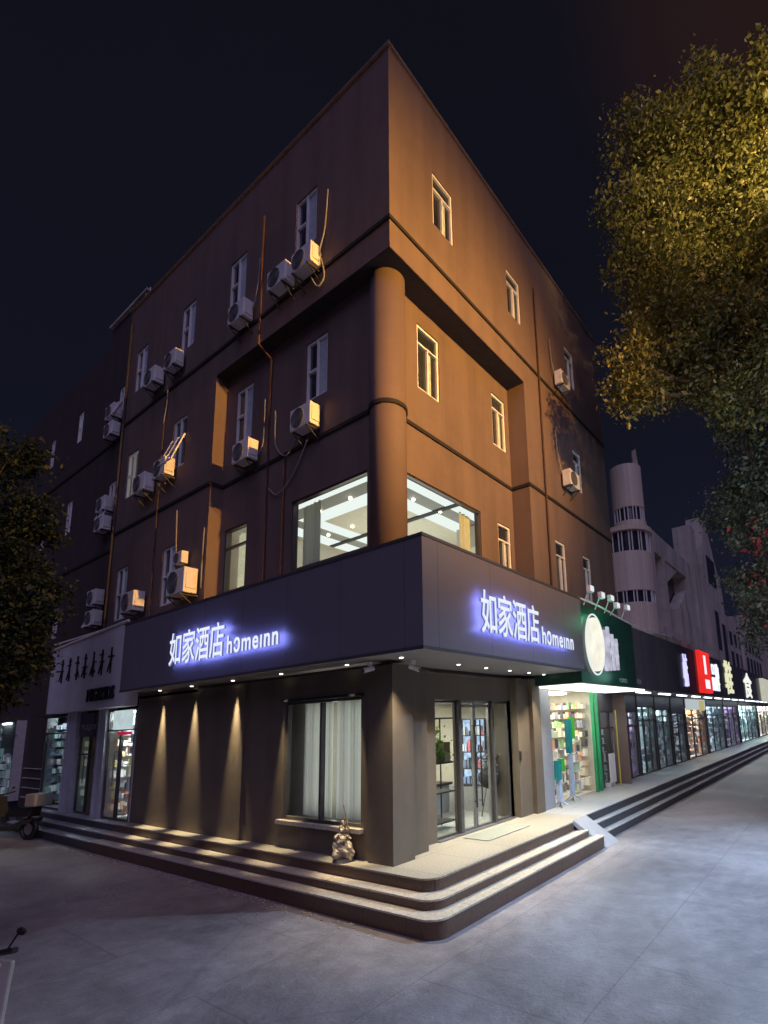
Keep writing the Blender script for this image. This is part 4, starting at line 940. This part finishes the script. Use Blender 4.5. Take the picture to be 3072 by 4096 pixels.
q = MB(); q.box(.25, .45, 13.45, 16.1, .3, 5.0); q.box(-.25, .3, 12.4, 13.5, 2.9, 3.1); q.box(.1, .4, 19.5, 26, .3, 5); q.build_each('dark_wall', M['paint_far'], lb2)
q = MB()
for z in np.arange(.6, 1.7, .28): q.box(.2, .249, 13.8, 15.8, z, z + .02)
q.build('wall_ledge', M['grey_wall'], lb2)
q = MB(); q.box(-.31, -.30, 7.8, 12.45, 4.8, 4.84); q.tube([(-.33, 7.8, 4.84), (-.33, 12.45, 4.66)], .03, 6); q.build('top_rail', M['white'], lb2)
rs = random.Random(9)
ls = empty('shop_board_lettering', (-.33, 10, 3.6)); tag(ls, 'row of thin black characters across the off-white shop board', 'sign')
q = MB()
for i in range(7):
    y = 11.55 - i * .50; z = 3.72
    q.box(-.345, -.322, y - .025, y + .02, z, z + .60)
    for _ in range(3):      # crossing strokes at uneven heights
        h_ = rs.uniform(.08, .52); a_, b_ = rs.uniform(.05, .17), rs.uniform(.05, .17); q.box(-.343, -.322, y - a_, y + b_, z + h_, z + h_ + .026)
    sd_ = rs.choice((-1, 1))
    q.extr([(-.322, y, z + .34), (-.322, y + .025, z + .34), (-.322, y - sd_ * .15, z + .04), (-.322, y - sd_ * .175, z + .05)], (-.02, 0, 0))
q.build('characters', M['sign_black'], ls)
sign_text('kids_lettering', 'bold black capital letters low on the off-white shop board', 'L', -.322, 0, 8.2, 9.75, 3.12, 3.42, 'MIGEKIDS', M['sign_black'], pad=.02, bold=.05)
q = MB(); q.box(-.06, -.02, 7.95, 8.6, 2.33, 2.40); tag(q.build('red_strip', emit('red_led_strip', (.8, .02, .1), .45)), 'short crimson strip across the narrow glass bay', 'sign')
q = MB(); q.box(-.05, -.015, 7.94, 8.9, 2.45, 2.88); tag(q.build('light_box', emit('white_light_box', (.75, .92, .95), .62, .1, 4)), 'white light box above the crimson strip of the narrow glass bay', 'light box')
sign_text('door_lettering', 'small pale lettering on the dark board over the left shop entrance', 'L', .02, 0, 10.0, 11.0, 2.45, 2.62, 'YCEJDY', plain('pale_door_letters', (.5, .5, .55), .5), depth=.01, pad=.02)
# mannequin at far left
mq = empty('mannequin', (.35, 16.9, Z3)); tag(mq, 'blue-coated mannequin in the far left lit shop window', 'mannequin')
q = MB(); x, y = .35, 16.9
q.tube([(x, y, 1.2), (x, y, 1.5), (x, y, 1.85), (x, y, 2.0), (x, y, 2.06)], [.17, .15, .2, .12, .05], 14)
for s in (-1, 1): q.tube([(x, y + s * .2, 1.9), (x - .03, y + s * .25, 1.55), (x - .08, y + s * .22, 1.3)], [.06, .05, .04], 8)
q.build('coat', plain('blue_coat', (.05, .1, .3), .7), mq, smooth=True)
q = MB(); q.tube([(x, y, 2.04), (x, y, 2.12)], .045, 10); q.ball((x, y, 2.2), .1, 14, sc=(1, .85, 1.25)); 
for s in (-1, 1): q.tube([(x, y + s * .08, 1.25), (x, y + s * .09, .85), (x, y + s * .08, Z3 + .02)], [.08, .06, .04], 8)
q.build('body', plain('mannequin_grey', (.6, .58, .55), .5), mq, smooth=True)

# scooters ------------------------------------------------------------------
def scooter(loc, rz, label, bodymat, boxmat):
    r = empty('electric_scooter', (0, 0, 0)); tag(r, label, 'scooter')
    q = MB()
    for x in (-.62, .62):
        pts = [(x + .22 * math.cos(t), 0, .24 + .22 * math.sin(t)) for t in np.linspace(0, 2 * PI, 21)]; q.tube(pts, .05, 8)
    q.build('tyre', M['black'], r, smooth=True)
    q = MB()
    for x in (-.62, .62): q.tube([(x, -.03, .24), (x, .03, .24)], .13, 14)
    q.build('rim', M['steel'], r)
    q = MB(); q.extr([(-.85, -.14, .5), (-.4, -.14, .42), (-.1, -.14, .3), (.3, -.14, .3), (.42, -.14, .55), (.5, -.14, .95), (.56, -.14, .93), (.50, -.14, .4), (.4, -.14, .2), (-.2, -.14, .2), (-.45, -.14, .32), (-.8, -.14, .4)], (0, .28, 0)); q.build('body', bodymat, r, bevel=.02)
    q = MB(); q.extr([(-.75, -.13, .52), (-.05, -.13, .52), (-.02, -.13, .68), (-.35, -.13, .72), (-.8, -.13, .74)], (0, .26, 0)); q.build('saddle', M['black'], r, bevel=.03)
    q = MB(); q.tube([(.62, 0, .24), (.5, 0, 1.0)], .03, 8); q.tube([(.46, -.32, 1.05), (.5, -.1, 1.0), (.5, .1, 1.0), (.46, .32, 1.05)], .018, 8); q.build('handlebar', M['black'], r)
    q = MB()
    for s in (-1, 1): q = MB(); q.tube([(.48, s * .22, 1.02), (.5, s * .28, 1.13)], .006, 5); q.ball((.5, s * .3, 1.14), .035, 10, sc=(.3, 1.1, .7)); q.build('mirror', M['black'], r)
    q = MB(); q.extr([(.44, -.26, .35), (.44, .26, .35), (.54, .2, .95), (.54, -.2, .95)], (.03, 0, 0)); q.build('leg_shield', bodymat, r, bevel=.02)
    q = MB(); q.ball((.62, 0, .82), .08, 12, sc=(.6, 1, 1)); q.build('headlight', M['white'], r)
    q = MB(); q.box(-1.0, -.66, -.2, .2, .76, 1.05); q.build('cargo_box', boxmat, r, bevel=.03)
    r.location = loc; r.rotation_euler = (0, 0, rz); return r
dk_ = plain('dark_scooter_paint', (.03, .035, .035), .4)
scooter((-1.0, 11.6, 0), 1.9, 'dark scooter parked in the shade at the left end of the steps', dk_, plain('grey_scooter_box', (.3, .3, .3), .5))
scooter((-4.60, -.70, 0), .4, 'pale grey scooter cut off by the lower left photo edge', plain('pale_scooter_paint', (.38, .38, .37), .4), plain('pale_scooter_box', (.45, .45, .45), .5))

# ------------------------------------------------------------------ tower and buildings behind the shop row
tw = empty('round_tower', (33, 7.6, 0)); tag(tw, 'pale round stair tower with ribbon windows rising right of the hotel', 'tower')
def disc(q, c, r, z0, z1): q.tube([(*c, z0), (*c, z1)], r, 56)
cl, cu = (33.0, 7.3), (33.15, 6.9); q = MB()
disc(q, cl, 1.85, 0, 10.5); disc(q, cl, 1.85, 11.4, 14.4); disc(q, cl, 2.0, 16.0, 16.35); disc(q, cu, 1.25, 16.35, 17.0); disc(q, cu, 1.2, 18.1, 21.6); q.build('drum', M['tower'], tw)
q = MB(); WB = ((cl, 1.85, 10.5, 11.4, 30), (cl, 1.85, 14.4, 16.0, 30), (cu, 1.2, 17.0, 18.1, 22))
for c, r, z0, z1, n in WB: q.tube([(*c, z0 - .01), (*c, z1 + .01)], r - .22, 40)
q.build_each('ribbon_window', M['pane'], tw)
q = MB()
for c, r, z0, z1, n in WB:
    for k in range(n):
        t = 2 * PI * k / n + .06 * math.sin(k * 3.1); x, y = c[0] + (r - .08) * math.cos(t), c[1] + (r - .08) * math.sin(t); q.tube([(x, y, z0), (x, y, z1)], .05, 5)
q.build_each('mullion', M['white'], tw)
q = MB(); q.extr([(33.2, 5.8, 21.6), (34.0, 6.2, 21.6), (34.0, 6.2, 23.2), (33.7, 6.05, 23.4), (33.5, 5.95, 22.3)], (.2, .4, 0)); q.build('roof_fin', M['tower'], tw)
q = MB(); q.box(24, 31.4, 8.2, 14, 0, 15.9); q.build('link_wall', M['grey_wall'], tw)

def big(name, label):
    r = empty(name, (0, 0, 0)); tag(r, label, 'building'); r.location = (5.24, 5.15, -2.3); r.scale = (2, 2, 2); return r
def bigbuild(q, name, mat, r):
    o = q.build(name, mat, None); o.parent = r; return o
bb = big('commercial_building', 'grey angular commercial building with deep openings behind the round tower')
q = MB(); q.box(17.3, 25.4, 1.2, 1.9, 9.75, 10.8); q.box(17.3, 18.2, 1.2, 1.9, 1.2, 9.75); q.box(19.4, 20.0, 1.2, 1.9, 6.3, 9.75); q.box(22.0, 24.0, 1.2, 1.9, 6.3, 7.7); q.box(18.2, 25.4, 1.2, 1.9, 1.2, 6.3)
q.box(24.0, 25.4, 1.2, 1.9, 6.3, 9.75); q.extr([(20.0, 1.25, 9.75), (22.4, 1.25, 9.75), (20.0, 1.25, 8.6)], (0, .6, 0)); q.extr([(22.0, 1.25, 7.7), (24.0, 1.25, 7.7), (24.0, 1.25, 9.0)], (0, .6, 0)); bigbuild(q, 'facade_slab', M['grey_wall'], bb)
q = MB(); q.box(18.2, 24.0, 1.9, 2.0, 6.2, 9.8); bigbuild(q, 'recessed_window', M['pane'], bb)
q = MB(); q.box(25.4, 26.6, 1.0, 2, 1.2, 13.2); bigbuild(q, 'fin', M['grey_wall'], bb)
q = MB(); q.extr([(28.2, 1.0, 1.2), (33.6, 1.0, 1.2), (33.6, 1.0, 10.7), (31.9, 1.0, 12.6), (30.2, 1.0, 14.9), (29.3, 1.0, 14.9), (28.2, 1.0, 11.5)], (0, 1, 0)); bigbuild(q, 'fin', M['grey_wall'], bb)
q = MB(); q.box(26.6, 28.2, 1.3, 2, 1.2, 9.8); bigbuild(q, 'infill_wall', M['grey_wall'], bb)
for bx in ((29.2, 31.6, .96, .998, 10.5, 12.3), (26.8, 28, 1.26, 1.298, 6, 9), (30, 31, .96, .998, 6.3, 8.8), (32, 33, .96, .998, 5.6, 8.2)):
    q = MB(); q.box(*bx); bigbuild(q, 'dark_opening', M['pane'], bb)
b2 = big('far_building', 'distant grey building stepping down at the end of the shop row')
for bx in ((33.7, 41.5, 1.3, 3, 1.2, 9.4), (41.5, 52, 1.1, 3, 1.2, 8.6), (52, 70, 1.2, 5, 1.2, 12.0)):
    q = MB(); q.box(*bx); bigbuild(q, 'wall', M['grey_wall'], b2)
for x in np.arange(34.5, 51, 1.9):
    y = 1.05 if x > 41.4 else 1.26
    q = MB(); q.box(x, x + .9, y, y + .048 if x > 41.4 else 1.298, 5.6, 6.8); bigbuild(q, 'window', M['pane'], b2)
    q = MB(); q.box(x, x + .9, y, y + .048 if x > 41.4 else 1.298, 7.3, 8.3); bigbuild(q, 'window', M['pane'], b2)
# roof clutter above the fascia
for i, x in enumerate((12.6, 13.9, 15.2, 16.6, 18.0)):
    q = MB(); q.box(x, x + .75, -.3, .05, 4.62, 5.1); q.box(x + .06, x + .6, -.32, -.301, 4.7, 5.0); q.tube([(x + .1, -.1, 4.5), (x + .1, -.1, 4.62)], .03, 5); q.tube([(x + .6, -.1, 4.5), (x + .6, -.1, 4.62)], .03, 5)
    tag(q.build('roof_unit', M['grey_wall']), ['first', 'second', 'third', 'fourth', 'last'][i] + ' grey roof unit counted from the hotel along the fascia top', 'roof unit', 'grey units on the shop row roof')

# ------------------------------------------------------------------ trees
BIG = [(6.62, -3.05, 16.9, 0.62), (6.74, -4.38, 16.95, 0.78), (7.19, -3.83, 16.3, 1.15), (6.52, -2.78, 16.32, 1.07), (7.26, -5.02, 15.6, 1.1), (6.25, -5.56, 16.0, 0.5), (5.97, -2.59, 14.25, 0.9), (7.63, -3.32, 15.26, 1.6), (7.25, -4.59, 14.06, 1.34), (6.47, -2.54, 12.97, 0.97), (7.66, -3.55, 13.04, 1.54), (7.25, -4.73, 11.8, 1.29), (6.52, -2.78, 11.45, 0.89), (5.35, -2.19, 9.91, 0.5), (5.3, -1.99, 9.28, 0.37), (6.52, -2.79, 10.45, 0.77), (7.19, -3.82, 10.75, 1.21), (5.72, -2.39, 9.45, 0.47), (6.75, -4.62, 9.63, 0.91), (6.71, -4.1, 9.05, 0.61), (7.72, -6.21, 14.28, 2.15), (7.74, -5.77, 10.86, 1.88)]
LOW = [(9.72, -4.14, 9.38, 0.87), (9.71, -3.92, 8.24, 0.68), (9.71, -3.91, 6.94, 0.67), (9.69, -3.76, 5.71, 0.6), (9.69, -3.72, 4.73, 0.45), (10.75, -4.72, 7.71, 1.52), (8.68, -3.69, 9.47, 0.38), (10.23, -4.22, 5.11, 1.09)]
LEFT = [(-2.42, 7.54, 7.69, 0.55), (-2.42, 8.05, 6.37, 0.92), (-1.92, 7.42, 6.65, 0.47), (-1.99, 7.44, 5.39, 0.72), (-1.71, 7.05, 4.63, 0.38), (-2.11, 7.47, 4.19, 0.79), (-2.48, 8.58, 5.03, 1.11), (-1.87, 6.99, 3.8, 0.35), (-2.3, 7.51, 3.39, 0.51), (-2.93, 8.66, 8.36, 0.85)]
def tree(label, base, fork, clumps, n, size, mat, seed, tr=.28):
    rg0 = random.Random(seed * 7); sat = []
    for c in clumps:
        for _ in range(5):
            d = Vector((rg0.gauss(0, 1), rg0.gauss(0, 1), rg0.gauss(0, 1))).normalized() * c[3] * rg0.uniform(.95, 1.3); r0 = c[3] * rg0.uniform(.2, .36) + .06
            sat.append((c[0] + d.x, c[1] + d.y, c[2] + d.z, r0))
    lobes = list(clumps); clumps_all = [(a, b_, c_, d_ * .93) for a, b_, c_, d_ in lobes] + sat
    r = empty('street_tree', base); tag(r, label, 'tree', 'street trees')
    q = MB(); b = Vector(base); f = Vector(fork); rg = random.Random(seed)
    q.tube([b, b.lerp(f, .3) + Vector((.1, .05, 0)), b.lerp(f, .7) + Vector((-.08, .1, 0)), f], [tr, tr * .85, tr * .7, tr * .55], 12)
    for c in clumps:
        e = Vector(c[:3]); m_ = f.lerp(e, .5) + Vector((rg.uniform(-.3, .3), rg.uniform(-.3, .3), rg.uniform(-.2, .6)))
        q.tube([f, m_, e], [tr * .38, tr * .2, .02], 7)
        for _ in range(5):
            d = Vector((rg.gauss(0, 1), rg.gauss(0, 1), rg.gauss(0, 1))).normalized() * c[3] * .9; q.tube([m_.lerp(e, rg.uniform(.4, 1)), e + d], [.022, .006], 4)
    q.build('trunk', M['trunk'], r, smooth=True); cr = leaves('crown', mat, clumps_all, n, size, r, seed)
    cr['kind'] = 'stuff' if False else 'thing'
    return r
tree('tall leafy tree at the upper right with its top lit yellow by a lamp', (8.3, -6.9, 0), (8.0, -5.6, 8.6), BIG, 125000, .064, M['leaf_big'], 4, .34)
t2 = tree('lower tree hanging over the far shops at the right edge with red blossoms', (11.6, -6.2, 0), (11.2, -5.2, 3.9), LOW, 26000, .066, M['leaf_low'], 6, .2)
leaves('blossom', M['blossom'], [(9.4, -3.85, 6.6, .3), (9.45, -3.75, 5.6, .25), (9.5, -3.8, 5.0, .2)], 160, .08, t2, 12)
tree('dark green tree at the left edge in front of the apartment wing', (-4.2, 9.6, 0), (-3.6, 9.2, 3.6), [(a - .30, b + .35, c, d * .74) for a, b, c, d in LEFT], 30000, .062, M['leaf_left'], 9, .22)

# ------------------------------------------------------------------ street lamps (just outside the photo) and night light
def street_lamp(x, y, z, ax, ay, label, face):
    r = empty('street_lamp', (x, y, 0)); tag(r, label, 'street lamp', 'street lamps')
    q = MB(); q.tube([(x, y, 0), (x, y, z * .6), (x, y, z)], [.11, .08, .05], 12); q.tube([(x, y, z), (x + ax * .5, y + ay * .5, z + .25), (x + ax, y + ay, z + .2)], [.05, .04, .035], 8); q.build('pole', M['darkgrey'], r)
    q = MB(); hx, hy = x + ax, y + ay; q.box(hx - .14, hx + .14, hy - .3, hy + .3, z + .12, z + .24); q.build('head', M['darkgrey'], r, bevel=.02)
    q = MB(); q.box(hx - .11, hx + .11, hy - .26, hy + .26, z + .105, z + .118); q.build('lens', face, r)
    return Vector((hx, hy, z + .08))
sod = emit('sodium_lens', (1, .45, .08), 5); led = emit('led_lens', (.8, .9, 1), 5)
p = street_lamp(-.16, -13.5, 10.4, 0, .8, 'orange street lamp beyond the right side of the photo, facing the hotel corner', sod)
light('sodium_lamp', 'SPOT', p, 27000, (1, .48, .08), (1.4, 0, 9.2), spot_size=math.radians(54), spot_blend=1, shadow_soft_size=.12)
light('sodium_lamp_spill', 'POINT', p - Vector((0, 0, .1)), 900, (1, .50, .16), shadow_soft_size=.15)
p = street_lamp(3.4, -8.2, 13.3, -.2, 1.6, 'tall orange street lamp beside the upper right tree, outside the frame', sod)
light('tree_lamp', 'SPOT', p, 3900, (1, .66, .25), (6.9, -4.5, 15.4), spot_size=math.radians(100), spot_blend=1, shadow_soft_size=.2)
p = street_lamp(4.6, -8.2, 7.4, 0, 1.5, 'white street lamp on the right-hand street, outside the frame', led)
light('led_lamp', 'SPOT', p, 8800, (.48, .70, .98), (2.4, -4.6, 0), spot_size=math.radians(88), spot_blend=.9, shadow_soft_size=.15)
light('led_lamp_spill', 'POINT', p - Vector((0, 0, .15)), 260, (.74, .86, 1), shadow_soft_size=.12)

S = bpy.context.scene
w = bpy.data.worlds.new('World'); S.world = w; w.use_nodes = True
nt = w.node_tree; N, L = nt.nodes, nt.links; bg = N['Background']
tc = N.new('ShaderNodeTexCoord'); sp = N.new('ShaderNodeSeparateXYZ'); L.new(tc.outputs['Generated'], sp.inputs[0])
rp = N.new('ShaderNodeValToRGB'); e = rp.color_ramp.elements
e[0].position = 0; e[0].color = (.0105, .0125, .0275, 1); e[1].position = 1; e[1].color = (.0062, .0058, .0098, 1)
e.new(.45).color = (.0068, .0078, .0165, 1)
L.new(sp.outputs['Z'], rp.inputs['Fac'])
dt = N.new('ShaderNodeVectorMath'); dt.operation = 'DOT_PRODUCT'; dt.inputs[1].default_value = (.56, -.14, .815); L.new(tc.outputs['Generated'], dt.inputs[0])
mr = N.new('ShaderNodeMapRange'); mr.interpolation_type = 'SMOOTHERSTEP'; mr.inputs['From Min'].default_value = .93; mr.inputs['From Max'].default_value = 1.0; L.new(dt.outputs['Value'], mr.inputs['Value'])
ns = N.new('ShaderNodeTexNoise'); ns.inputs['Scale'].default_value = 2.2; ns.inputs['Detail'].default_value = 5; L.new(tc.outputs['Generated'], ns.inputs['Vector'])
nm = N.new('ShaderNodeMapRange'); nm.inputs['To Min'].default_value = .75; nm.inputs['To Max'].default_value = 1.25; L.new(ns.outputs['Fac'], nm.inputs['Value'])
ma = N.new('ShaderNodeMixRGB'); ma.blend_type = 'ADD'; ma.inputs[2].default_value = (.016, .005, .0, 1); L.new(mr.outputs[0], ma.inputs[0]); L.new(rp.outputs['Color'], ma.inputs[1])
mm = N.new('ShaderNodeVectorMath'); mm.operation = 'SCALE'; L.new(ma.outputs[0], mm.inputs[0]); L.new(nm.outputs[0], mm.inputs['Scale'])
L.new(mm.outputs['Vector'], bg.inputs['Color']); bg.inputs['Strength'].default_value = .85
sun = light('night_glow', 'SUN', (-20, -20, 30), .76, (.66, .56, 1.0), (0, 0, 0), angle=math.radians(60))
sun.rotation_euler = (Vector((0, 0, 0)) - Vector((-10, -9, 15))).to_track_quat('-Z', 'Y').to_euler()

# ------------------------------------------------------------------ camera
cam = bpy.data.cameras.new('camera'); co = bpy.data.objects.new('camera', cam); C.objects.link(co); S.camera = co
yaw, pitch, roll, f = .598, .178, -.038, 519.56
F = Vector((math.cos(yaw) * math.cos(pitch), math.sin(yaw) * math.cos(pitch), math.sin(pitch))); R = Vector((math.sin(yaw), -math.cos(yaw), 0)); U = R.cross(F)
R2 = R * math.cos(roll) + U * math.sin(roll); U2 = U * math.cos(roll) - R * math.sin(roll)
co.matrix_world = Matrix(((R2.x, U2.x, -F.x, -5.241), (R2.y, U2.y, -F.y, -5.148), (R2.z, U2.z, -F.z, 2.3), (0, 0, 0, 1)))
cam.sensor_fit = 'HORIZONTAL'; cam.sensor_width = 36; cam.lens = f / 768 * 36
cam.shift_x = (384 - 484.132) / 768; cam.shift_y = (628.865 - 512) / 768; cam.clip_start = .05; cam.clip_end = 600
S.view_settings.view_transform = 'Standard'; S.view_settings.look = 'None'; S.view_settings.gamma = 1; S.view_settings.exposure = 0
S.cycles.use_denoising = True; S.cycles.max_bounces = 8; S.cycles.sample_clamp_indirect = 4; S.cycles.transparent_max_bounces = 12
